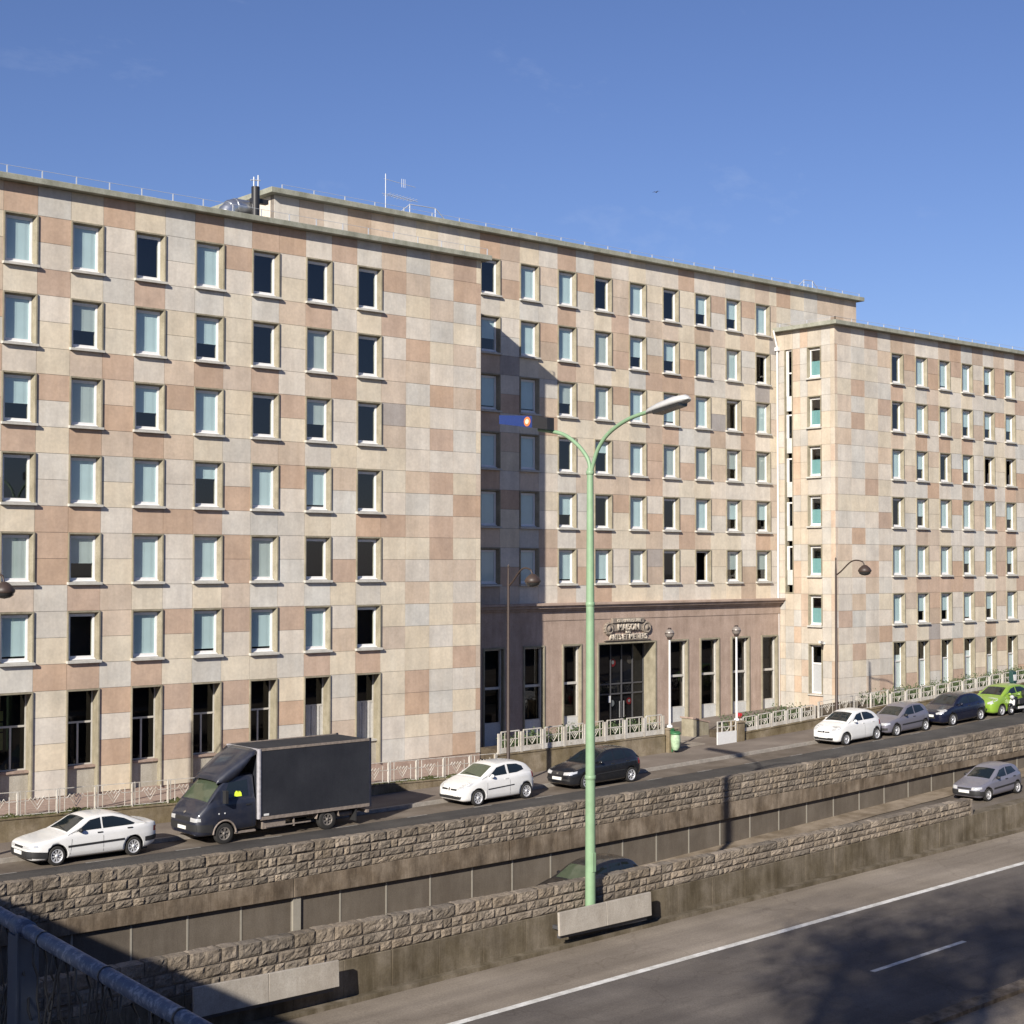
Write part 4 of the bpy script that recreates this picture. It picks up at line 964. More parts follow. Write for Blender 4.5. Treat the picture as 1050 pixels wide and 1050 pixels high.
# ------------------------------------------------------------------ vehicles (built nose at -x, near side -y, wheels on z = 0)
def cr(pts, x):
    if x <= pts[0][0]: return pts[0][1]
    if x >= pts[-1][0]: return pts[-1][1]
    for i in range(len(pts) - 1):
        if pts[i][0] <= x <= pts[i + 1][0]:
            x0, y0 = pts[i]; x1, y1 = pts[i + 1]; h = x1 - x0
            def m(j):
                if j == 0: return (pts[1][1] - pts[0][1]) / (pts[1][0] - pts[0][0])
                if j == len(pts) - 1: return (pts[-1][1] - pts[-2][1]) / (pts[-1][0] - pts[-2][0])
                a = (pts[j][1] - pts[j - 1][1]) / (pts[j][0] - pts[j - 1][0]); b = (pts[j + 1][1] - pts[j][1]) / (pts[j + 1][0] - pts[j][0])
                return 0 if a * b <= 0 else 2 * a * b / (a + b)
            u = (x - x0) / h; return (2 * u**3 - 3 * u**2 + 1) * y0 + (u**3 - 2 * u**2 + u) * h * m(i) + (-2 * u**3 + 3 * u**2) * y1 + (u**3 - u**2) * h * m(i + 1)
def loft(m_, secs):
    n = len(secs[0]); vs = [p for s in secs for p in s]
    m_.add(vs, [(i * n + k, i * n + k + 1, (i + 1) * n + k + 1, (i + 1) * n + k) for i in range(len(secs) - 1) for k in range(n - 1)], True)
    for s, rev in ((secs[0], 1), (secs[-1], 0)):
        m_.add(s, [tuple(range(n - 1, -1, -1)) if not rev else tuple(range(n))])
    # bottom closing strip
    o = [(i * n, (i + 1) * n, (i + 1) * n + n - 1, i * n + n - 1) for i in range(len(secs) - 1)]
    m_.add(vs, o)
def body_mesh(S):
    m_ = MB(); L, W, H = S['L'], S['W'], S['H']
    xs = sorted(set([round(x, 4) for x in [0, .015, .04, .08, .14, .22, .32] + rng(.42, L - .4, .09) + [L - .3, L - .2, L - .12, L - .06, L - .025, L]]))
    secs = []
    for x in xs:
        zt, zb, w = cr(S['top'], x), cr(S['bot'], x), cr(S['plan'], x) * W / 2; h = zt - zb
        half = [(.80 * w, zb), (.92 * w, zb + .015), (.975 * w, zb + .07), (.992 * w, zb + h * .25), (1.0 * w, zb + h * .48), (.995 * w, zb + h * .62), (.988 * w, zb + h * .66), (.978 * w, zb + h * .82), (.955 * w, zt - h * .075), (.92 * w, zt - h * .02), (.85 * w, zt), (.62 * w, zt + .012), (.3 * w, zt + .022), (0, zt + .025)]
        secs.append([(x, -y, z) for y, z in half] + [(x, y, z) for y, z in reversed(half[:-1])])
    loft(m_, secs)
    g = S['roof']; a, b = g[0][0], g[-1][0]; secs = []
    xs = sorted(set([round(x, 4) for x in rng(a, b, .06)] + [a + .02, b - .02]))
    for x in xs:
        zr = cr(g, x); zb = min(cr(S['top'], x), zr) - .06; wb = cr(S['plan'], x) * W / 2 * .925; hh = zr - zb
        tw = S.get('tumble', .42); wr = wb - tw * max(0, hh - .06)
        e = min(.09, hh * .4)
        half = [(wb, zb), (wb - tw * .25 * hh, zb + .25 * hh), (wb - tw * .5 * hh, zb + .5 * hh), (wr + tw * e * .9, zr - e), (wr + .004, zr - e * .5), (wr - .035, zr - e * .14), (wr - .10, zr), (wr * .6, zr + .018), (wr * .3, zr + .028), (0, zr + .032)]
        secs.append([(x, -y, z) for y, z in half] + [(x, y, z) for y, z in reversed(half[:-1])])
    loft(m_, secs)
    return m_
def bvh_of(m_): return BVHTree.FromPolygons([tuple(v) for v in m_.v], [tuple(f) for f in m_.f])
def patch(bvh, polys, mode, off=.006, sub=.10, thick=0):
    """outline(s) laid on the body: side -> (x,z) cast along y; front -> (y,z) cast along x; top -> (x,y) cast down"""
    bm = bmesh.new()
    for poly in polys:
        vs = [bm.verts.new((p[0], p[1], 0)) for p in poly]; bm.faces.new(vs)
    bmesh.ops.triangulate(bm, faces=bm.faces)
    for it in range(4):
        es = [e for e in bm.edges if e.calc_length() > sub]
        if not es: break
        bmesh.ops.subdivide_edges(bm, edges=es, cuts=1, use_grid_fill=False); bmesh.ops.triangulate(bm, faces=bm.faces)
    m_ = MB(); out = []
    for v in bm.verts:
        a, b = v.co.x, v.co.y
        if mode == 'near': o, d = Vector((a, -9, b)), Vector((0, 1, 0))
        elif mode == 'far': o, d = Vector((a, 9, b)), Vector((0, -1, 0))
        elif mode == 'front': o, d = Vector((-9, a, b)), Vector((1, 0, 0))
        elif mode == 'back': o, d = Vector((19, a, b)), Vector((-1, 0, 0))
        else: o, d = Vector((a, b, 9)), Vector((0, 0, -1))
        hit = bvh.ray_cast(o, d)
        if hit[0] is None:
            n_ = bvh.find_nearest(o + d * 8.2 if mode in ('near', 'far') else o + d * 9); p, nn = n_[0], -d
        else:
            p, nn = hit[0], hit[1]
            if nn.dot(d) > 0: nn = -nn
        out.append(p + nn * off)
    bm.verts.index_update(); fs = [[v.index for v in f.verts] for f in bm.faces]; bm.free()
    if mode in ('far', 'back'): fs = [f[::-1] for f in fs]
    m_.add(out, fs, True); return m_
def both(bvh, polys, off=.006, sub=.1):
    m_ = patch(bvh, polys, 'near', off, sub); n_ = patch(bvh, polys, 'far', off, sub); m_.add(n_.v, n_.f, True); return m_
def mirror(poly): return [(-a, b) for a, b in reversed(poly)]
def wheel_mesh(r, w=.2, rimr=None, style=5):
    rr = rimr or r * .66
    t = MB(); t.lathe([(rr, -w / 2 + .02), (r - .03, -w / 2), (r - .008, -w / 2 + .02), (r, -w / 2 + .05), (r, w / 2 - .05), (r - .03, w / 2), (rr, w / 2 - .02)], (0, 0, 0), 'y', 28, False)
    m_ = MB(); m_.cur = 1; m_.lathe([(rr, -w / 2 + .06), (.001, -w / 2 + .07)], (0, 0, 0), 'y', 24, False); m_.cur = 0
    m_.lathe([(rr + .004, -w / 2 + .012), (rr - .02, -w / 2 + .008), (rr - .035, -w / 2 + .05)], (0, 0, 0), 'y', 28, False)
    for k in range(style):
        a = 2 * math.pi * k / style + .3; c, s = math.cos(a), math.sin(a); q = .26 if style < 7 else .17
        def pt(rad, off, y): return (rad * c - off * s, y, rad * s + off * c)
        m_.add([pt(.03, -q * .45 * rr, -w / 2 + .03), pt(rr - .01, -q * rr, -w / 2 + .02), pt(rr - .01, q * rr, -w / 2 + .02), pt(.03, q * .45 * rr, -w / 2 + .03)], [(0, 1, 2, 3)])
    m_.lathe([(rr * .28, -w / 2 + .035), (rr * .26, -w / 2 + .012), (.001, -w / 2 + .008)], (0, 0, 0), 'y', 14, False)
    return t, m_
def apply_cut(o, cyl):
    md = o.modifiers.new('cut', 'BOOLEAN'); md.operation = 'DIFFERENCE'; md.solver = 'EXACT'; md.object = cyl; md.use_self = True
    dg = bpy.context.evaluated_depsgraph_get(); dg.update(); me = bpy.data.meshes.new_from_object(o.evaluated_get(dg)); o.modifiers.clear()
    if len(me.polygons) > 200: o.data = me
    cm = cyl.data; bpy.data.objects.remove(cyl); bpy.data.meshes.remove(cm)
def vehicle(S):
    root = thing(S.get('name', 'parked_car'), S['label'], S.get('cat', 'car'), (0, 0, 0), S.get('group', 'cars parked along the kerb'))
    m_ = body_mesh(S); bvh = bvh_of(m_)
    body = m_.build('body', [S['paint'], 'cartrim'], root, fixn=True)
    r = S['r']; W = S['W']; ax = S['axles']
    c_ = MB(); c_.cur = 1
    for x in ax:
        for s in (-1, 1): c_.lathe([(r + .055, s * (W / 2 - .24)), (r + .055, s * (W / 2 + .2))] if s > 0 else [(r + .055, -W / 2 - .2), (r + .055, -W / 2 + .24)], (x, 0, r + .01), 'y', 26)
    cy = c_.build('cut', [S['paint'], 'cartrim'], None, fixn=True); apply_cut(body, cy)
    tm, rm = wheel_mesh(r, .19, S.get('rimr'), S.get('spokes', 5)); tme = rme = None
    for x in ax:
        for s in (-1, 1):
            if tme is None:
                o = tm.build('wheel', 'tyre', None); q = rm.build('rim', [S.get('rimmat', 'rim'), 'blackmetal'], None); tme, rme = o.data, q.data; o.parent = root; q.parent = o
            else: o = newo('wheel', tme, root); newo('rim', rme, o)
            o.location = (x, s * (W / 2 - .115), r); o.rotation_euler = (0, random.random() * 6, 0 if s < 0 else math.pi)
    P = lambda m2, name, mat, par=None: m2.build(name, mat, par or root)
    gl = S.get('glass', 'carglass')
    if 'shield' in S: P(patch(bvh, [S['shield']], 'top', .006, .12), 'windscreen', S.get('shieldglass', gl))
    if 'rear' in S: P(patch(bvh, [S['rear']], 'top', .006, .12), 'rear_window', gl)
    for poly in S.get('side', []): [P(patch(bvh, [poly], sd, .005, .11), 'side_window', gl) for sd in ('near', 'far')]
    for poly in S.get('strip', []): [P(patch(bvh, [poly], sd, .014, .14), 'side_moulding', 'cartrim') for sd in ('near', 'far')]
    for poly in S.get('seam', []): [P(patch(bvh, [poly], sd, .003, .2), 'door_seam', 'cartrim') for sd in ('near', 'far')]
    for poly in S.get('sill', []): P(both(bvh, [poly], .008, .14), 'lower_trim', 'cartrim')
    for poly in S.get('lamp', []):
        for q in (poly, mirror(poly)): P(patch(bvh, [q], 'front', .008, .06), 'headlight', S.get('lampmat', 'headlight'))
    for poly in S.get('lampside', []): [P(patch(bvh, [poly], sd, .008, .06), 'headlight', 'headlight') for sd in ('near', 'far')]
    for poly in S.get('grille', []): P(patch(bvh, [poly], 'front', .007, .08), 'grille', 'cartrim')
    for poly in S.get('bumper', []): P(patch(bvh, [poly], 'front', .02, .08), 'bumper', S.get('bumpmat', 'cartrim'))
    for poly in S.get('bumperside', []): [P(patch(bvh, [poly], sd, .012, .1), 'bumper', 'cartrim') for sd in ('near', 'far')]
    for poly in S.get('tail', []): [P(patch(bvh, [poly], sd, .007, .08), 'tail_light', 'redlamp') for sd in ('near', 'far')]
    for poly in S.get('badge', []): P(patch(bvh, [poly], 'front', .012, .05), 'badge', 'chrome')
    zp = S.get('platez', .42); m2 = MB(); hx = bvh.ray_cast(Vector((-9, 0, zp)), Vector((1, 0, 0)))[0]; m2.box(hx.x - .035, hx.x + .05, -.26, .26, zp - .055, zp + .055); P(m2, 'number_plate', 'plateyel')
    for (x, z) in S.get('handle', []):
        for s in (-1, 1):
            h = bvh.ray_cast(Vector((x, s * 9, z)), Vector((0, -s, 0)))[0]; m2 = MB(); m2.box(x - .09, x + .09, h.y - .02, h.y + .02, z - .018, z + .018); P(m2, 'door_handle', S.get('handlemat', 'cartrim'))
    if 'mirror' in S:
        x, z = S['mirror']
        for s in (-1, 1):
            h = bvh.ray_cast(Vector((x, s * 9, z)), Vector((0, -s, 0)))[0]; m2 = MB(); m2.ball((x, h.y + s * .11, z + .03), .095, 10, 8, (.7, 1.05, .75)); m2.box(x - .03, x + .03, min(h.y, h.y + s * .1) - .005, max(h.y, h.y + s * .1), z - .02, z + .02); P(m2, 'wing_mirror', S.get('mirrormat', S['paint']))
    if S.get('wiper'):
        m2 = MB(); (xa, ya), (xb, yb) = S['wiper']; pts = []
        for k in range(5):
            u = k / 4; x, y = xa + (xb - xa) * u, ya + (yb - ya) * u; h = bvh.ray_cast(Vector((x, y, 9)), Vector((0, 0, -1)))[0]; pts.append(h + Vector((-.01, 0, .02)))
        m2.tube(pts, .01, 4); P(m2, 'wiper', 'cartrim')
    # dark underside so no daylight shows between the wheels
    m2 = MB(); m2.box(.35, S['L'] - .35, -W * .36, W * .36, .14, .30); P(m2, 'underbody', 'cartrim')
    if S.get('aerial'):
        x = S['aerial']; h = bvh.ray_cast(Vector((x, 0, 9)), Vector((0, 0, -1)))[0]; m2 = MB(); m2.tube([h, h + Vector((.22, 0, .32))], .006, 4); P(m2, 'aerial', 'cartrim')
    return root, bvh
def place(root, x, y, zf, yaw=0.):
    L = None
    e = 1.3; s = (zf(x + e) - zf(x - e)) / (2 * e)
    root.location = (x, y, zf(x)); root.rotation_euler = (0, -math.atan(s), yaw)
def centre(root, L):
    for ch in root.children: ch.location.x -= L / 2
PLAN = [(0, .60), (.04, .72), (.14, .84), (.32, .925), (.75, .985), (1.3, 1.0), (2.6, 1.0), (3.1, .975), (3.5, .93), (3.75, .86), (3.9, .76), (3.96, .66)]
def plan(L, nose=.6): return [(x if x < 2 else x + L - 3.96, w if i else nose) for i, (x, w) in enumerate(PLAN)]
def bot(L): return [(0, .36), (.04, .26), (.2, .20), (.6, .19), (L - .6, .20), (L - .15, .30), (L, .42)]
M['paintwhite'] = paint('white car paint', (.66, .66, .65), .10, .32); M['paintblack'] = paint('black car paint', (.010, .011, .014), .04, .2)
M['paintgrey'] = paint('violet grey car paint', (.17, .165, .20), .08, .35, .3); M['paintblue'] = paint('dark blue car paint', (.006, .008, .022), .03, .22)
M['paintgreen'] = paint('lime green car paint', (.19, .31, .035), .05, .3); M['paintsaxo'] = paint('blue grey car paint', (.19, .19, .235), .08, .35, .3)
M['trucknavy'] = paint('dusty dark navy truck paint', (.011, .014, .027), .06, .5); M['truckbox'] = surf('dark slate box cover', (.016, .0175, .024), (.027, .029, .036), .8, .75, 6, 20., .004, (2.5, .6, (.85, .85, .87)))
M['truckgrey'] = plain('scuffed aluminium edge', (.36, .35, .37), .5, .2, var=.2); M['truckbar'] = plain('dusty frame rail', (.20, .165, .14), .8, var=.3)

# white liftback saloon
L = 4.6
S = dict(L=L, W=1.75, H=1.38, name='parked_car', label='white five door liftback with black bumpers and side strips parked at the left', paint='paintwhite', r=.30, axles=(.92, 3.64), spokes=9, rimr=.205,
    top=[(0, .56), (.05, .66), (.3, .74), (.9, .84), (1.35, .92), (2.6, .93), (3.4, .95), (3.9, .98), (4.3, 1.0), (4.52, .98), (L, .9)],
    roof=[(1.28, .90), (1.7, 1.12), (2.05, 1.30), (2.45, 1.37), (2.9, 1.375), (3.3, 1.31), (3.7, 1.17), (4.05, 1.03), (4.25, .97)], plan=plan(L), bot=bot(L),
    shield=[(1.36, -.60), (2.02, -.50), (2.02, .50), (1.36, .60)], rear=[(3.42, -.46), (4.1, -.54), (4.1, .54), (3.42, .46)],
    side=[[(1.62, .96), (2.12, 1.25), (2.5, 1.30), (2.5, .97)], [(2.56, .97), (2.56, 1.305), (2.95, 1.30), (3.35, 1.20), (3.72, 1.02), (3.66, .985)]],
    strip=[[(1.28, .52), (3.28, .55), (3.28, .61), (1.28, .58)]], handle=[(2.42, .87), (3.5, .90)], mirror=(1.72, .97), mirrormat='cartrim',
    bumperside=[[(.03, .3), (.60, .26), (.60, .45), (.04, .50)], [(4.06, .42), (4.06, .56), (4.57, .58), (4.57, .42)]], bumper=[[(-.7, .28), (.7, .28), (.7, .50), (-.7, .50)]],
    lamp=[[(-.70, .555), (-.34, .565), (-.34, .65), (-.70, .64)]], lampside=[[(.09, .60), (.30, .62), (.27, .69), (.10, .66)]], grille=[[(-.3, .565), (.3, .565), (.3, .63), (-.3, .63)]],
    seam=[[(1.36, .3), (1.372, .3), (1.452, .9), (1.44, .9)], [(2.525, .28), (2.537, .28), (2.542, .93), (2.53, .93)]], tail=[[(4.40, .70), (4.57, .70), (4.57, .86), (4.42, .86)]], platez=.43, wiper=((1.40, -.35), (1.5, .35)))
o, b_ = vehicle(S); centre(o, L); place(o, 21.75, 45.68, zroad); o.scale.x = .94
# white three door hatchback
L = 3.95
S = dict(L=L, W=1.71, H=1.48, label='white three door hatchback parked behind the dark box truck', paint='paintwhite', r=.305, axles=(.80, 3.36), spokes=9, rimr=.215,
    top=[(0, .56), (.05, .68), (.25, .78), (.7, .92), (1.05, 1.0), (2.4, 1.0), (3.3, 1.04), (3.75, 1.02), (L, .90)],
    roof=[(.98, .97), (1.4, 1.20), (1.75, 1.38), (2.1, 1.46), (2.6, 1.48), (3.1, 1.45), (3.45, 1.36), (3.68, 1.18), (3.86, .98)], plan=plan(L), bot=bot(L), tumble=.38,
    shield=[(1.08, -.62), (1.74, -.53), (1.74, .53), (1.08, .62)], rear=[(3.52, -.45), (3.8, -.5), (3.8, .5), (3.52, .45)], shieldglass='carglassgreen',
    side=[[(1.40, 1.03), (1.88, 1.33), (2.34, 1.40), (2.36, 1.05)], [(2.47, 1.06), (2.45, 1.405), (2.95, 1.38), (3.22, 1.28), (3.30, 1.14), (2.9, 1.07)]],
    strip=[[(1.28, .56), (2.66, .62), (2.66, .655), (1.28, .60)]], handle=[(2.28, .90)], handlemat='paintwhite', mirror=(1.5, 1.03),
    bumper=[[(-.6, .30), (.6, .30), (.66, .40), (-.66, .40)]], lamp=[[(-.72, .70), (-.46, .64), (-.40, .70), (-.62, .80)]], lampside=[[(.16, .72), (.42, .78), (.66, .89), (.50, .89), (.2, .80)]],
    grille=[[(-.44, .60), (-.10, .60), (-.08, .66), (-.42, .67)], [(.10, .60), (.44, .60), (.42, .67), (.08, .66)]], badge=[[(0, .56), (.06, .64), (0, .72), (-.06, .64)]],
    seam=[[(1.22, .3), (1.232, .3), (1.30, .98), (1.288, .98)], [(2.44, .28), (2.452, .28), (2.47, 1.0), (2.458, 1.0)]], tail=[[(3.72, .78), (3.86, .78), (3.80, 1.04), (3.70, 1.04)]], platez=.47, wiper=((1.1, -.3), (1.18, .4)))
o, b_ = vehicle(S); centre(o, L); place(o, 38.3, 45.66, zroad, .0); o.scale.x = .95
# black five door hatchback
L = 4.15
S = dict(L=L, W=1.72, H=1.46, label='black five door hatchback parked behind the tall green lamp post', paint='paintblack', r=.31, axles=(.86, 3.40), spokes=7, rimr=.215,
    top=[(0, .56), (.05, .68), (.25, .76), (.7, .86), (1.2, .94), (2.4, .97), (3.6, 1.0), (3.95, .98), (L, .88)],
    roof=[(1.12, .91), (1.5, 1.12), (1.9, 1.33), (2.25, 1.43), (2.75, 1.46), (3.3, 1.42), (3.65, 1.33), (3.88, 1.14), (4.05, .96)], plan=plan(L), bot=bot(L), tumble=.38,
    shield=[(1.22, -.62), (1.86, -.53), (1.86, .53), (1.22, .62)], rear=[(3.7, -.45), (3.98, -.5), (3.98, .5), (3.7, .45)],
    side=[[(1.52, .99), (1.98, 1.28), (2.42, 1.37), (2.42, 1.0)], [(2.49, 1.0), (2.49, 1.375), (3.02, 1.35), (3.12, 1.02)], [(3.18, 1.03), (3.10, 1.34), (3.4, 1.29), (3.58, 1.08)]],
    strip=[[(1.36, .52), (3.0, .56), (3.0, .61), (1.36, .57)]], handle=[(2.34, .88), (3.2, .91)], mirror=(1.6, .98), mirrormat='paintblack',
    lamp=[[(-.72, .62), (-.36, .60), (-.34, .70), (-.70, .74)]], lampside=[[(.13, .64), (.36, .68), (.40, .76), (.14, .72)]], grille=[[(-.3, .60), (.3, .60), (.3, .69), (-.3, .69)]], bumper=[[(-.66, .38), (.66, .38), (.66, .46), (-.66, .46)]],
    badge=[[(-.05, .62), (.05, .62), (.05, .68), (-.05, .68)]], tail=[[(3.86, .72), (4.05, .72), (3.98, .94), (3.86, .94)]], platez=.46, bumpmat='cartrim')
o, b_ = vehicle(S); centre(o, L); place(o, 44.05, 45.66, zroad, .0)
# small white rounded hatchback
L = 3.72
S = dict(L=L, W=1.66, H=1.53, label='small rounded white hatchback parked by the brown street lamp', paint='paintwhite', r=.295, axles=(.74, 3.15), spokes=8, rimr=.2,
    top=[(0, .56), (.05, .70), (.2, .80), (.6, .95), (.95, 1.03), (2.3, 1.03), (3.1, 1.03), (3.5, 1.0), (L, .86)],
    roof=[(.86, 1.0), (1.25, 1.24), (1.6, 1.43), (1.95, 1.51), (2.4, 1.53), (2.85, 1.47), (3.2, 1.34), (3.45, 1.14), (3.6, .96)], plan=plan(L, .66), bot=bot(L), tumble=.38,
    shield=[(.98, -.62), (1.58, -.53), (1.58, .53), (.98, .62)], rear=[(3.25, -.42), (3.54, -.48), (3.54, .48), (3.25, .42)],
    side=[[(1.30, 1.06), (1.72, 1.36), (2.10, 1.43), (2.12, 1.07)], [(2.19, 1.07), (2.17, 1.435), (2.6, 1.41), (2.95, 1.28), (3.12, 1.1), (2.95, 1.07)]], handle=[(2.06, .93), (2.85, .93)], handlemat='paintwhite', mirror=(1.4, 1.06),
    grille=[[(-.36, .63), (-.08, .62), (-.06, .67), (-.34, .69)], [(.08, .62), (.36, .63), (.34, .69), (.06, .67)]], bumper=[[(-.52, .30), (.52, .30), (.56, .40), (-.56, .40)]], lamp=[[(-.66, .72), (-.44, .70), (-.42, .80), (-.58, .84)]], lampside=[[(.16, .76), (.34, .80), (.5, .92), (.32, .93)]],
    badge=[[(-.05, .62), (.05, .62), (.05, .70), (-.05, .70)]], seam=[[(2.15, .28), (2.162, .28), (2.167, 1.02), (2.155, 1.02)]], tail=[[(3.4, .74), (3.58, .74), (3.5, .98), (3.4, .98)]], platez=.44, wiper=((1.0, -.3), (1.08, .4)))
o, b_ = vehicle(S); centre(o, L); place(o, 60.95, 45.63, zroad, .0)
# grey three door
L = 3.77
S = dict(L=L, W=1.62, H=1.42, label='violet grey three door hatchback parked between the white and dark blue cars', paint='paintgrey', r=.29, axles=(.74, 3.18), spokes=6, rimr=.2,
    top=[(0, .54), (.05, .66), (.25, .73), (.7, .83), (1.1, .90), (2.3, .94), (3.3, .96), (3.6, .94), (L, .82)],
    roof=[(1.02, .88), (1.4, 1.10), (1.75, 1.30), (2.05, 1.39), (2.5, 1.42), (3.0, 1.40), (3.3, 1.32), (3.5, 1.12), (3.66, .92)], plan=plan(L), bot=bot(L), tumble=.36,
    shield=[(1.12, -.58), (1.72, -.51), (1.72, .51), (1.12, .58)], rear=[(3.36, -.42), (3.6, -.47), (3.6, .47), (3.36, .42)],
    side=[[(1.38, .95), (1.82, 1.26), (2.28, 1.34), (2.28, .96)], [(2.36, .97), (2.36, 1.345), (2.95, 1.32), (3.22, 1.05)]], strip=[[(1.15, .50), (3.0, .54), (3.0, .60), (1.15, .56)]], handle=[(2.2, .84)], mirror=(1.45, .94), mirrormat='cartrim',
    lamp=[[(-.66, .58), (-.34, .57), (-.34, .68), (-.64, .69)]], lampside=[[(.11, .60), (.28, .62), (.28, .69), (.12, .69)]], grille=[[(-.3, .58), (.3, .58), (.3, .66), (-.3, .66)]], bumper=[[(-.66, .34), (.66, .34), (.66, .45), (-.66, .45)]], platez=.46)
o, b_ = vehicle(S); centre(o, L); place(o, 65.0, 45.6, zroad, .0)
# dark blue five door
L = 4.2
S = dict(L=L, W=1.74, H=1.48, label='dark blue five door hatchback parked before the lime green car', paint='paintblue', r=.31, axles=(.86, 3.42), spokes=7, rimr=.215,
    top=[(0, .56), (.05, .70), (.25, .79), (.7, .90), (1.1, .98), (2.4, .99), (3.5, 1.0), (3.95, .98), (L, .86)],
    roof=[(1.0, .95), (1.45, 1.20), (1.85, 1.39), (2.25, 1.47), (2.75, 1.48), (3.2, 1.43), (3.6, 1.28), (3.9, 1.08), (4.05, .95)], plan=plan(L), bot=bot(L), tumble=.38,
    shield=[(1.12, -.62), (1.82, -.53), (1.82, .53), (1.12, .62)], rear=[(3.6, -.45), (3.96, -.5), (3.96, .5), (3.6, .45)],
    side=[[(1.48, 1.02), (1.95, 1.32), (2.42, 1.39), (2.42, 1.02)], [(2.5, 1.02), (2.5, 1.39), (3.0, 1.34), (3.45, 1.15), (3.4, 1.04)]], handle=[(2.34, .9), (3.2, .92)], mirror=(1.58, 1.01), mirrormat='paintblue',
    lamp=[[(-.74, .68), (-.40, .62), (-.36, .70), (-.66, .80)]], lampside=[[(.14, .72), (.42, .80), (.5, .86), (.16, .80)]], grille=[[(-.34, .42), (.34, .42), (.34, .52), (-.34, .52)]], platez=.56)
o, b_ = vehicle(S); centre(o, L); place(o, 69.85, 45.6, zroad, .0)
# lime green hatchback
L = 3.98
S = dict(L=L, W=1.72, H=1.48, label='lime green hatchback parked at the far right of the row', paint='paintgreen', r=.30, axles=(.80, 3.28), spokes=6, rimr=.215,
    top=[(0, .58), (.05, .72), (.25, .84), (.65, .96), (1.0, 1.03), (2.3, 1.05), (3.4, 1.10), (3.75, 1.06), (L, .9)],
    roof=[(.92, 1.0), (1.35, 1.22), (1.75, 1.40), (2.15, 1.47), (2.6, 1.48), (3.1, 1.44), (3.45, 1.35), (3.7, 1.16), (3.85, 1.02)], plan=plan(L), bot=bot(L), tumble=.38,
    shield=[(1.02, -.62), (1.72, -.52), (1.72, .52), (1.02, .62)], rear=[(3.52, -.45), (3.78, -.5), (3.78, .5), (3.52, .45)],
    side=[[(1.42, 1.07), (1.88, 1.34), (2.3, 1.40), (2.32, 1.09)], [(2.4, 1.10), (2.38, 1.405), (2.9, 1.37), (3.35, 1.2), (3.2, 1.14)]], handle=[(2.25, .95), (3.05, 1.0)], handlemat='paintgreen', mirror=(1.5, 1.07),
    lamp=[[(-.72, .72), (-.44, .68), (-.40, .76), (-.62, .86)]], lampside=[[(.16, .78), (.45, .86), (.62, .97), (.25, .90)]], grille=[[(-.4, .34), (.4, .34), (.46, .46), (-.46, .46)]], platez=.52)
o, b_ = vehicle(S); centre(o, L); place(o, 74.4, 45.6, zroad, .0)
# blue grey five door on the slip road
L = 3.72
S = dict(L=L, W=1.60, H=1.37, name='car', label='blue grey hatchback driving down the slip road past the end of the median wall', group='cars on the slip road', paint='paintsaxo', r=.28, axles=(.72, 3.10), spokes=6, rimr=.19,
    top=[(0, .53), (.05, .64), (.25, .70), (.7, .79), (1.1, .87), (2.3, .90), (3.2, .93), (3.55, .91), (L, .80)],
    roof=[(1.02, .85), (1.4, 1.06), (1.78, 1.26), (2.05, 1.34), (2.5, 1.37), (3.0, 1.34), (3.25, 1.25), (3.46, 1.06), (3.6, .9)], plan=plan(L), bot=bot(L), tumble=.36,
    shield=[(1.12, -.57), (1.74, -.50), (1.74, .50), (1.12, .57)], rear=[(3.3, -.42), (3.54, -.47), (3.54, .47), (3.3, .42)],
    side=[[(1.40, .92), (1.84, 1.21), (2.26, 1.28), (2.26, .93)], [(2.34, .94), (2.34, 1.285), (2.85, 1.26), (3.14, 1.0)]], strip=[[(1.12, .47), (2.85, .50), (2.85, .57), (1.12, .54)]], handle=[(2.18, .8), (2.85, .83)], mirror=(1.46, .91), mirrormat='cartrim',
    lamp=[[(-.68, .55), (-.36, .54), (-.36, .66), (-.66, .67)]], lampside=[[(.10, .57), (.30, .59), (.30, .67), (.11, .66)]], grille=[[(-.33, .56), (.33, .56), (.33, .63), (-.33, .63)]], bumper=[[(-.68, .30), (.68, .30), (.68, .52), (-.68, .52)]], bumperside=[[(.05, .3), (.44, .26), (.44, .47), (.06, .50)]], bumpmat='cartrim', platez=.47, wiper=((1.14, -.3), (1.22, .35)))
o, b_ = vehicle(S); centre(o, L); place(o, 61.45, 38.35, zslip, .0)
# black car half hidden behind the median wall
L = 4.15
S = dict(L=L, W=1.72, H=1.45, name='car', label='black car with only its roof showing over the median wall by the lamp post', group='cars on the slip road', paint='paintblack', r=.31, axles=(.86, 3.40), spokes=7,
    top=[(0, .56), (.05, .68), (.25, .76), (.7, .86), (1.2, .94), (2.4, .97), (3.6, 1.0), (3.95, .98), (L, .88)],
    roof=[(1.12, .91), (1.5, 1.12), (1.9, 1.33), (2.25, 1.42), (2.75, 1.45), (3.3, 1.42), (3.65, 1.33), (3.88, 1.14), (4.05, .96)], plan=plan(L), bot=bot(L), tumble=.38,
    shield=[(1.22, -.62), (1.86, -.53), (1.86, .53), (1.22, .62)], shieldglass='carglassgreen', rear=[(3.7, -.45), (3.98, -.5), (3.98, .5), (3.7, .45)],
    side=[[(1.52, .99), (1.98, 1.28), (2.42, 1.36), (2.42, 1.0)], [(2.49, 1.0), (2.49, 1.365), (3.02, 1.35), (3.12, 1.02)], [(3.18, 1.03), (3.10, 1.34), (3.4, 1.29), (3.58, 1.08)]], mirror=(1.6, .98), lamp=[[(-.72, .62), (-.36, .60), (-.34, .70), (-.70, .74)]], platez=.46, aerial=3.1)
o, b_ = vehicle(S); centre(o, L); place(o, 36.65, 38.35, zslip, .0)

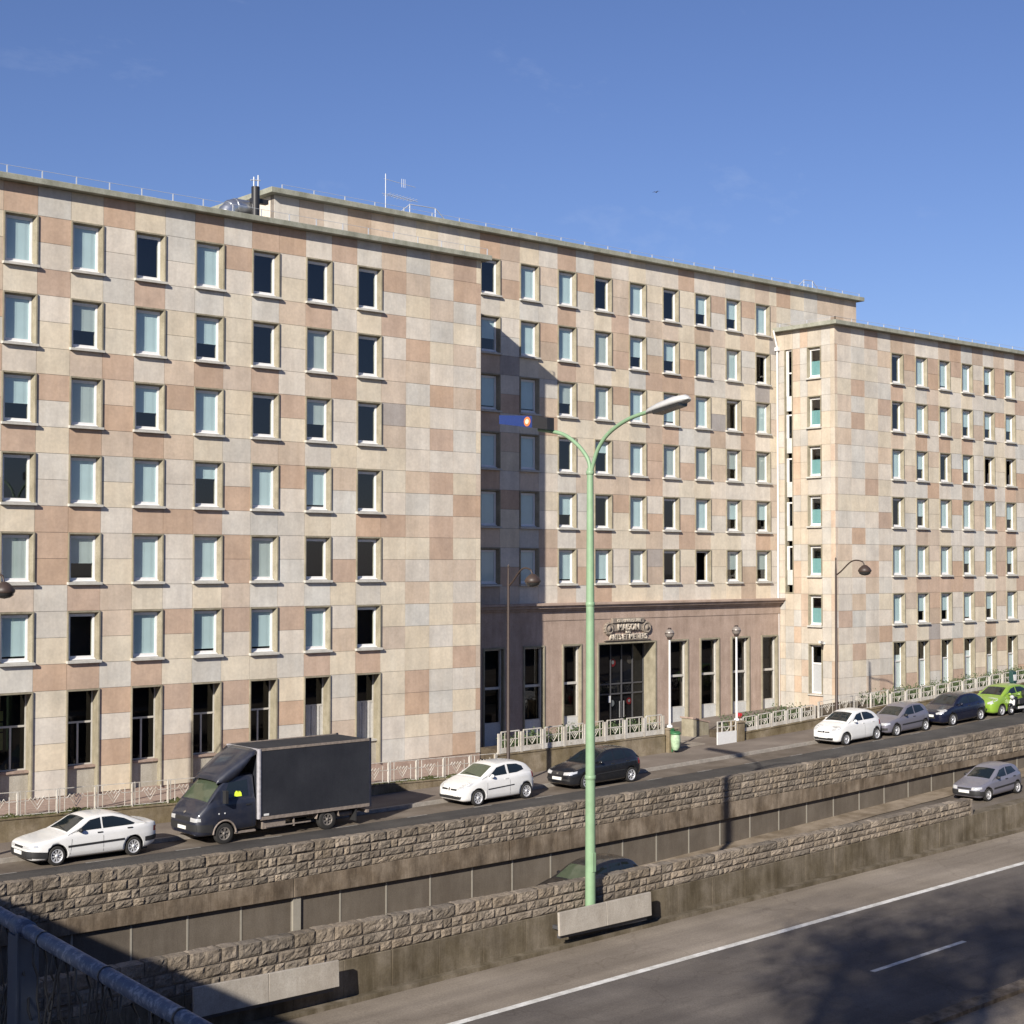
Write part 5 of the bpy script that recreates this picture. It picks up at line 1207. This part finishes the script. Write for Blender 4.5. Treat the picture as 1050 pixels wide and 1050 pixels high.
# dark box truck
L = 2.62
S = dict(L=L, W=2.0, H=2.2, name='box_truck', cat='truck', label='dark navy box truck with roof deflector parked behind the white liftback', group=None, paint='trucknavy', r=.35, axles=(1.42, 9.), spokes=6, rimr=.21, rimmat='rimdull',
    top=[(0, .72), (.04, .92), (.15, 1.02), (.5, 1.22), (.95, 1.42), (1.6, 1.46), (2.3, 1.46), (L, 1.46)],
    roof=[(.74, 1.32), (1.05, 1.62), (1.35, 1.92), (1.6, 2.10), (1.9, 2.18), (2.3, 2.2), (2.60, 2.18)],
    plan=[(0, .74), (.05, .82), (.2, .90), (.5, .96), (1.0, 1.0), (2.6, 1.0), (L, .99)], bot=[(0, .48), (.1, .36), (.5, .32), (1.9, .40), (L, .42)], tumble=.20,
    shield=[(.86, -.80), (1.46, -.72), (1.46, .72), (.86, .80)], shieldglass='carglassgreen', side=[[(1.42, 1.50), (1.66, 1.98), (2.36, 2.03), (2.36, 1.50)]],
    lamp=[[(-.86, .80), (-.50, .80), (-.50, .93), (-.84, .92)]], lampside=[[(.10, .82), (.30, .82), (.30, .92), (.12, .92)]], grille=[[(-.45, .80), (.45, .80), (.45, .93), (-.45, .93)]], bumper=[[(-.85, .50), (.85, .50), (.85, .72), (-.85, .72)]], bumperside=[[(.06, .5), (.98, .42), (.98, .70), (.08, .72)]],
    badge=[[(0, 1.0), (.07, 1.05), (0, 1.10), (-.07, 1.05)]], seam=[[(1.22, .78), (1.235, .78), (1.30, 1.45), (1.285, 1.45)], [(2.46, .5), (2.475, .5), (2.475, 2.0), (2.46, 2.0)]], handle=[(2.32, 1.22)], platez=.58)
mx = lambda x: x * .55 if x < .9 else x - .405
for k_ in ('top', 'roof', 'plan', 'bot'): S[k_] = [(mx(a), b) for a, b in S[k_]]
for k_ in ('shield',): S[k_] = [(mx(a), b) for a, b in S[k_]]
for k_ in ('side', 'lampside', 'bumperside', 'seam'): S[k_] = [[(mx(a), b) for a, b in pl] for pl in S[k_]]
S['L'] = mx(L); S['axles'] = (mx(1.42), 9.); S['handle'] = [(mx(2.32), 1.22)]
root, b_ = vehicle(S)
for ch in list(root.children):      # the cab loft carries only the front axle
    if ch.name.startswith('wheel') and ch.location.x > 5:
        for g in list(ch.children): bpy.data.objects.remove(g)
        bpy.data.objects.remove(ch)
    elif ch.name.startswith('underbody'): bpy.data.objects.remove(ch)
P = lambda m2, name, mat, par=None, **k: m2.build(name, mat, par or root, **k)
BX0, BX1, BZ0, BZ1, BW = 2.25, 6.87, .72, 3.02, 1.03
m2 = MB(); m2.box(BX0 + .02, BX1 - .02, -BW, BW, BZ0, BZ1 - .02); bo = P(m2, 'box_body', 'truckbox')
m2 = MB()
for s in (-1, 1):
    m2.tube([(BX0 + .07, s * (BW - .045), BZ0 - .03), (BX0 + .07, s * (BW - .045), BZ1)], .085, 10)
m2.box(BX0 - .01, BX0 + .05, -BW + .04, BW - .04, BZ1 - .12, BZ1 + .01); P(m2, 'corner_pillar', 'truckgrey', bo)
m2 = MB()
for s in (-1, 1):
    m2.box(BX0 + .1, BX1, s * BW - .02, s * BW + .02, BZ0 - .08, BZ0 + .03); m2.box(BX0 + .1, BX1 - .06, s * BW - .018, s * BW + .018, BZ1 - .07, BZ1 + .012)
P(m2, 'edge_rail', 'truckbar', bo)
m2 = MB()
for s in (-1, 1): m2.box(BX1 - .06, BX1 + .02, s * BW - .022, s * BW + .022, BZ0 - .1, BZ1 + .03)
P(m2, 'corner_post', 'trucknavy', bo)
m2 = MB(); m2.box(BX0 + .22, BX0 + .42, -BW - .026, -BW - .02, BZ0 + .06, BZ0 + .13); P(m2, 'reflector', 'white', bo)
m2 = MB()
for s in (-1, 1): m2.box(1.8, BX1 - .1, s * .42 - .06, s * .42 + .06, .46, .66)
for x in (2.7, 3.7, 4.5, 5.9, 6.7): m2.box(x - .04, x + .04, -.9, .9, .58, .655)
m2.box(2.5, 3.4, -.92, -.5, .32, .58); m2.box(3.7, 3.75, -.95, -.9, .30, .66); m2.box(2.6, 4.4, -.96, -.93, .36, .40); m2.tube([(5.08, -.8, .35), (5.08, .8, .35)], .07, 8); m2.box(1.4, 2.2, -.97, -.86, .30, .36); m2.box(BX1 - .15, BX1 - .05, -1.0, 1.0, .42, .52); m2.tube([(5.6, -.7, .42), (6.4, -.7, .45)], .09, 8)
P(m2, 'chassis', 'truckbar')
m2 = MB(); m2.box(6.25, 6.30, -1.0, -.62, .18, .66); m2.box(6.25, 6.30, .62, 1.0, .18, .66); P(m2, 'mud_flap', 'cartrim')
tm, rm = wheel_mesh(.36, .24, .2, 6)
for s in (-1, 1):
    a_ = wheel_mesh(.36, .24, .2, 6); o = a_[0].build('wheel', 'tyre', None); o.parent = root; q = a_[1].build('rim', ['rimdull', 'blackmetal'], None); q.parent = o; o.location = (5.08, s * .88, .36); o.rotation_euler = (0, 1, 0 if s < 0 else math.pi)
    m2 = MB(); pts = [(5.08 + .47 * math.cos(t_), s * .88, .40 + .47 * math.sin(t_)) for t_ in [math.pi * (0.02 + .12 * k) for k in range(9)]]
    for p, q_ in zip(pts, pts[1:]): m2.hexa([(p[0], p[1] - .14, p[2]), (q_[0], q_[1] - .14, q_[2]), (q_[0], q_[1] + .14, q_[2]), (p[0], p[1] + .14, p[2]), (p[0], p[1] - .14, p[2] + .02), (q_[0], q_[1] - .14, q_[2] + .02), (q_[0], q_[1] + .14, q_[2] + .02), (p[0], p[1] + .14, p[2] + .02)])
    P(m2, 'mudguard', 'truckbar')
# front wheel arch lip
m2 = MB()
for s in (-1, 1):
    pts = [(mx(1.42) + .425 * math.cos(t_), s * .985, .36 + .425 * math.sin(t_)) for t_ in [math.pi * (k / 12) for k in range(13)]]; m2.tube(pts, .035, 6)
P(m2, 'arch_lip', 'truckbar')
# deflector: curved shell from the windscreen head up to the box
m2 = MB(); secs = []
for k in range(9):
    u = k / 8; x = .86 + (2.24 - .86) * u; z = 2.04 + (3.0 - 2.04) * (u ** .80); w = .74 + .26 * u; zb2 = z - .05 - .50 * math.sin(math.pi * min(1, u * 1.05)) * (1 - u * .6)
    secs.append([(x, -w, zb2), (x, -w * .99, z - .12), (x, -w * .93, z - .03), (x, -w * .6, z), (x, 0, z + .01), (x, w * .6, z), (x, w * .93, z - .03), (x, w * .99, z - .12), (x, w, zb2)])
vs = [p for s in secs for p in s]; n = 9; m2.add(vs, [(i * n + k, i * n + k + 1, (i + 1) * n + k + 1, (i + 1) * n + k) for i in range(8) for k in range(n - 1)], True)
df = P(m2, 'roof_deflector', 'trucknavy'); md = df.modifiers.new('solid', 'SOLIDIFY'); md.thickness = .03
m2 = MB(); m2.box(.90, 1.02, -1.22, -1.04, 1.36, 1.78); m2.tube([(.98, -.95, 1.45), (.96, -1.12, 1.5)], .025, 6); m2.tube([(.98, -.92, 1.75), (.96, -1.12, 1.72)], .02, 6); P(m2, 'wing_mirror', 'cartrim', bevel=.02)
m2 = MB(); m2.box(.91, 1.03, 1.04, 1.22, 1.36, 1.78); P(m2, 'wing_mirror', 'cartrim', bevel=.02)
m2 = MB()
for x in (.80, 1.02): m2.ball((x, -.995, 1.02), .03, 8, 6)
P(m2, 'marker_lamp', 'headlight')
m2 = MB(); m2.box(2.19, 2.25, -.6, .6, .5, 2.2); P(m2, 'cab_back', 'cartrim')
# hi vis waistcoat hung over the lowered cab window
vt = patch(b_, [[(1.40, 1.51), (1.70, 1.51), (1.69, 1.62), (1.64, 1.68), (1.58, 1.63), (1.50, 1.70), (1.44, 1.64)]], 'near', .02, .05)
vo = vt.build('safety_vest', 'vest', None)
for ch in root.children: ch.location.x -= 0
sl = math.atan((zroad(29.5) - zroad(25.5)) / 4)
root.location = (25.19, 45.68, zroad(25.5) - .02); root.rotation_euler = (0, -sl, 0)
vo.location = root.location; vo.rotation_euler = root.rotation_euler; tag(vo, 'yellow hi vis waistcoat hung in the cab window of the dark truck', 'vest')
# scooter at the right edge
t = thing('scooter', 'dark motor scooter with white leg shield standing at the right edge of the street', 'scooter', (74.5, 44.6, zroad(74.5)))
z = zroad(74.5); x0 = 73.75
def wl(x):
    tm, rm = wheel_mesh(.26, .12, .15, 5); o = tm.build('wheel', 'tyre', None); o.parent = t; q = rm.build('rim', ['rim', 'blackmetal'], None); q.parent = o; o.location = Vector((x, 44.6, z + .26)) - t.location
wl(x0); wl(x0 + 1.35)
m2 = MB(); m2.hexa([(x0 + .0, 44.5, z + .35), (x0 + .2, 44.42, z + .3), (x0 + .2, 44.78, z + .3), (x0, 44.7, z + .35), (x0 + .16, 44.5, z + .98), (x0 + .36, 44.38, z + .95), (x0 + .36, 44.82, z + .95), (x0 + .16, 44.7, z + .98)]); m2.hexa([(x0 + .3, 44.46, z + .25), (x0 + 1.3, 44.46, z + .28), (x0 + 1.3, 44.74, z + .28), (x0 + .3, 44.74, z + .25), (x0 + .3, 44.45, z + .36), (x0 + 1.45, 44.5, z + .5), (x0 + 1.45, 44.7, z + .5), (x0 + .3, 44.75, z + .36)]); m2.ball((x0 - .02, 44.6, z + .52), .2, 12, 8, (1.2, .6, .5)); P(m2, 'fairing', 'paintblack', t, bevel=.03)
m2 = MB(); m2.box(x0 + .5, x0 + 1.3, 44.42, 44.47, z + .30, z + .42); m2.hexa([(x0 + .02, 44.47, z + .5), (x0 + .10, 44.44, z + .5), (x0 + .10, 44.76, z + .5), (x0 + .02, 44.73, z + .5), (x0 + .12, 44.49, z + .8), (x0 + .2, 44.46, z + .8), (x0 + .2, 44.74, z + .8), (x0 + .12, 44.71, z + .8)]); P(m2, 'white_panel', 'paintwhite', t)
m2 = MB(); m2.hexa([(x0 + .62, 44.46, z + .5), (x0 + 1.5, 44.48, z + .55), (x0 + 1.5, 44.72, z + .55), (x0 + .62, 44.74, z + .5), (x0 + .66, 44.48, z + .78), (x0 + 1.5, 44.5, z + .86), (x0 + 1.5, 44.7, z + .86), (x0 + .66, 44.72, z + .78)]); P(m2, 'seat', 'cartrim', t, bevel=.05)
m2 = MB(); m2.tube([(x0, 44.6, z + .3), (x0 + .22, 44.6, z + 1.02)], .03, 8); m2.tube([(x0 + .28, 44.25, z + 1.02), (x0 + .22, 44.6, z + 1.04), (x0 + .28, 44.95, z + 1.02)], .02, 6); P(m2, 'handlebar', 'blackmetal', t)
m2 = MB(); m2.ball((x0 + .12, 44.6, z + .92), .12, 12, 8, (.8, 1.1, .9)); P(m2, 'headlight', 'headlight', t)
m2 = MB(); m2.box(x0 + 1.3, x0 + 1.7, 44.42, 44.78, z + .88, z + 1.22); P(m2, 'top_box', 'paintblack', t, bevel=.05)
# parking meter
x, y = 78.3, 47.2; z = zwalk(x, y)
t = thing('parking_meter', 'dark green parking meter with white panel on the pavement at the far right', 'parking meter', (x, y, z))
m2 = MB(); m2.box(x - .16, x + .16, y - .13, y + .13, z, z + 1.05); m2.hexa([(x - .2, y - .15, z + 1.05), (x + .2, y - .15, z + 1.05), (x + .2, y + .15, z + 1.05), (x - .2, y + .15, z + 1.05), (x - .2, y - .10, z + 1.62), (x + .2, y - .10, z + 1.62), (x + .2, y + .13, z + 1.72), (x - .2, y + .13, z + 1.72)]); P(m2, 'housing', 'metergreen', t, bevel=.02)
m2 = MB(); m2.box(x - .15, x + .10, y - .16, y - .12, z + 1.15, z + 1.48); P(m2, 'panel', 'white', t)

# ------------------------------------------------------------------ the bridge the picture is taken from
t = thing('bridge', 'concrete road bridge spanning the expressway at the viewpoint', 'bridge', (-2, 20, zexp(0)))
m2 = MB(); m2.box(-6.0, 1.62, -14, 62, -2.75, -1.78); m2.box(-6.05, -5.5, 3, 62, -1.78, -.9); P(m2, 'deck', 'deck', t)
m2 = MB(); m2.box(1.1, 1.6, 12, 62, -1.78, -.45); P(m2, 'parapet', 'deck', t)
m2 = MB()
for y in (31.0, 47.9): m2.box(-5, 1.0, y, y + .9, -13, -2.75)
P(m2, 'pier', 'deck', t)
t = thing('bridge_railing', 'chipped blue tube railing with chain link mesh on the bridge edge in the foreground', 'railing', (1.35, 3.5, -1.78))
RX, RZ = 1.35, -.785
m2 = MB(); m2.tube([(RX, y, RZ) for y in rng(-10, 12, .5)], .0165, 14); P(m2, 'top_rail', 'rail', t)
m2 = MB(); m2.tube([(RX, y, -1.66) for y in rng(-10, 12, 2)], .016, 8); P(m2, 'bottom_rail', 'rail', t)
def rail_post(y):
    m_ = MB(); m_.box(RX - .022, RX + .022, y - .038, y + .03, -1.78, RZ - .012); m_.box(RX - .026, RX - .022, y - .042, y - .030, -1.78, RZ); q = m_.build('post', 'raildark', t)
    m_ = MB(); m_.lathe([(.0165, -.035), (.021, -.033), (.021, .033), (.0165, .035)], (RX, y, RZ), 'y', 16); m_.build('clamp', 'rail', q)
PY = 3.2
for k in range(-5, 4): rail_post(PY + 2.4 * k)
m2 = MB()
for k in range(-20, 60): m2.lathe([(.0168, -.003), (.0185, -.003), (.0185, .003), (.0168, .003)], (RX, PY + .21 + .34 * k, RZ), 'y', 10)
P(m2, 'tie_wire', 'blackmetal', t)
m2 = MB(); rr = random.Random(5)
for k in range(-30, 200):
    y = 1.2 + k * .040; pts = []
    for j in range(26):
        q = j / 25; pts.append((RX + .010 * (1 if (j + k) % 2 else -1) + rr.gauss(0, .003), y + (.019 if (j + k) % 2 else -.019) + rr.gauss(0, .003) + .03 * math.sin(j * .35 + k), -1.70 + q * (RZ + 1.685)))
    if y < 9: m2.tube(pts, .0028, 4, False)
    elif k % 2: m2.tube(pts[::2], .002, 3, False)
P(m2, 'chain_link', 'blackmetal', t)
t.rotation_euler = (0, 0, RAILROT); t.location.x += RAILDX

# ------------------------------------------------------------------ trees standing behind the viewpoint (shade for the road; the last two are added to shade the railing)
def tree(x, y, zg, zc, rad, hh, label, seed, n=1500):
    rr = random.Random(seed); t = thing('tree', label, 'tree', (x, y, zg), 'trees on the embankment behind the viewpoint')
    m_ = MB(); top = Vector((x + rr.uniform(-.4, .4), y + rr.uniform(-.4, .4), zc + hh * .6)); m_.tube([(x, y, zg), (x + .1, y, zg + (zc - zg) * .5), (top.x * .5 + x * .5, top.y * .5 + y * .5, zc), top], [.34, .26, .18, .04], 9)
    tips = []
    for k in range(16):
        a = rr.uniform(0, 6.28); b = Vector((x, y, zc - hh * rr.uniform(-.2, .9))); e = Vector((x + rad * .9 * math.cos(a) * rr.uniform(.6, 1), y + rad * .9 * math.sin(a) * rr.uniform(.6, 1), zc + hh * rr.uniform(-.5, .8))); m_.tube([b, (b + e) / 2 + Vector((0, 0, .3)), e], [.11, .07, .02], 5); tips.append(e); tips.append((b + e) / 2)
    m_.build('trunk', 'bark', t)
    m_ = MB()
    for k in range(n):
        c = rr.choice(tips); p = c + Vector((rr.gauss(0, 1.15), rr.gauss(0, 1.15), rr.gauss(0, 1.0))); s = rr.uniform(.10, .20)
        a = Vector((rr.gauss(0, 1), rr.gauss(0, 1), rr.gauss(0, 1))).normalized(); b = a.cross(Vector((rr.gauss(0, 1), rr.gauss(0, 1), rr.gauss(0, 1)))).normalized()
        m_.add([p - a * s, p + b * s * .6, p + a * s, p - b * s * .6], [(0, 1, 2, 3)])
    m_.build('crown', 'treeleaf', t)
for i, (px, py, tt, rad, hh) in enumerate(TREES):
    tx, ty, tz = px - 1.86 * tt, py - tt, zexp(px) + 1.04 * tt
    tree(tx, ty, -2.2, tz, rad, hh, TLAB[i], 40 + i, 1350 if i < 5 else 2300)

# ------------------------------------------------------------------ light, sky, camera
for o in list(scene.objects):
    if o.parent is None: o.location.z += ZO
w = bpy.data.worlds.new('World'); scene.world = w; w.use_nodes = True; nt = w.node_tree
sky = nt.nodes.new('ShaderNodeTexSky'); sky.sky_type = 'NISHITA'; sky.sun_disc = False
to = -SUN; el = math.asin(to.z); az = math.atan2(to.x, to.y)
sky.sun_elevation = el; sky.sun_rotation = az; sky.altitude = 60; sky.air_density = SKY[1]; sky.dust_density = SKY[2]; sky.ozone_density = SKY[3]
mxs = nt.nodes.new('ShaderNodeMix'); mxs.data_type = 'RGBA'; mxs.blend_type = 'MULTIPLY'; mxs.inputs[0].default_value = 1; mxs.inputs[7].default_value = (*SKYT, 1)
nt.links.new(sky.outputs[0], mxs.inputs[6]); tc = nt.nodes.new('ShaderNodeTexCoord'); mpp = nt.nodes.new('ShaderNodeMapping'); mpp.inputs['Rotation'].default_value = (R(20), R(-25), R(40)); mpp.inputs['Scale'].default_value = (1.2, 7, 9); nt.links.new(tc.outputs['Generated'], mpp.inputs['Vector'])
cn = nt.nodes.new('ShaderNodeTexNoise'); cn.inputs['Scale'].default_value = 1.6; cn.inputs['Detail'].default_value = 7; cn.inputs['Roughness'].default_value = .62; nt.links.new(mpp.outputs[0], cn.inputs['Vector'])
cr_ = nt.nodes.new('ShaderNodeValToRGB'); cr_.color_ramp.elements[0].position = .60; cr_.color_ramp.elements[0].color = (0, 0, 0, 1); cr_.color_ramp.elements[1].position = .85; cr_.color_ramp.elements[1].color = (.22, .22, .22, 1); nt.links.new(cn.outputs['Fac'], cr_.inputs['Fac'])
mxc = nt.nodes.new('ShaderNodeMix'); mxc.data_type = 'RGBA'; nt.links.new(cr_.outputs[0], mxc.inputs[0]); nt.links.new(mxs.outputs[2], mxc.inputs[6]); mxc.inputs[7].default_value = (7.5, 8.2, 9.8, 1)
nt.links.new(mxc.outputs[2], nt.nodes['Background'].inputs['Color']); nt.nodes['Background'].inputs['Strength'].default_value = SKY[0]
sl = bpy.data.lights.new('sun', 'SUN'); sl.energy = SUNE; sl.angle = R(.53); sl.color = (1, .93, .825)
so = bpy.data.objects.new('sun', sl); COL.objects.link(so); so.rotation_euler = SUN.to_track_quat('-Z', 'Y').to_euler(); so.location = (-30, -30, 60)
cd = bpy.data.cameras.new('camera'); cam = bpy.data.objects.new('camera', cd); COL.objects.link(cam); scene.camera = cam
yaw, pt, ro = .857, .033, .001
fw = Vector((math.cos(yaw) * math.cos(pt), math.sin(yaw) * math.cos(pt), math.sin(pt))); r0 = Vector((math.sin(yaw), -math.cos(yaw), 0)); u0 = r0.cross(fw)
rr_ = math.cos(ro) * r0 + math.sin(ro) * u0; uu = -math.sin(ro) * r0 + math.cos(ro) * u0
m = Matrix((rr_, uu, -fw)).transposed().to_4x4(); m.translation = Vector((0, 0, ZO)); cam.matrix_world = m
cd.sensor_fit = 'HORIZONTAL'; cd.sensor_width = 36; cd.lens = 36 * 1574.871 / 1050; cd.clip_start = .1; cd.clip_end = 6000
scene.view_settings.view_transform = 'Standard'; scene.view_settings.look = 'None'; scene.view_settings.gamma = 1; scene.view_settings.exposure = EXPO
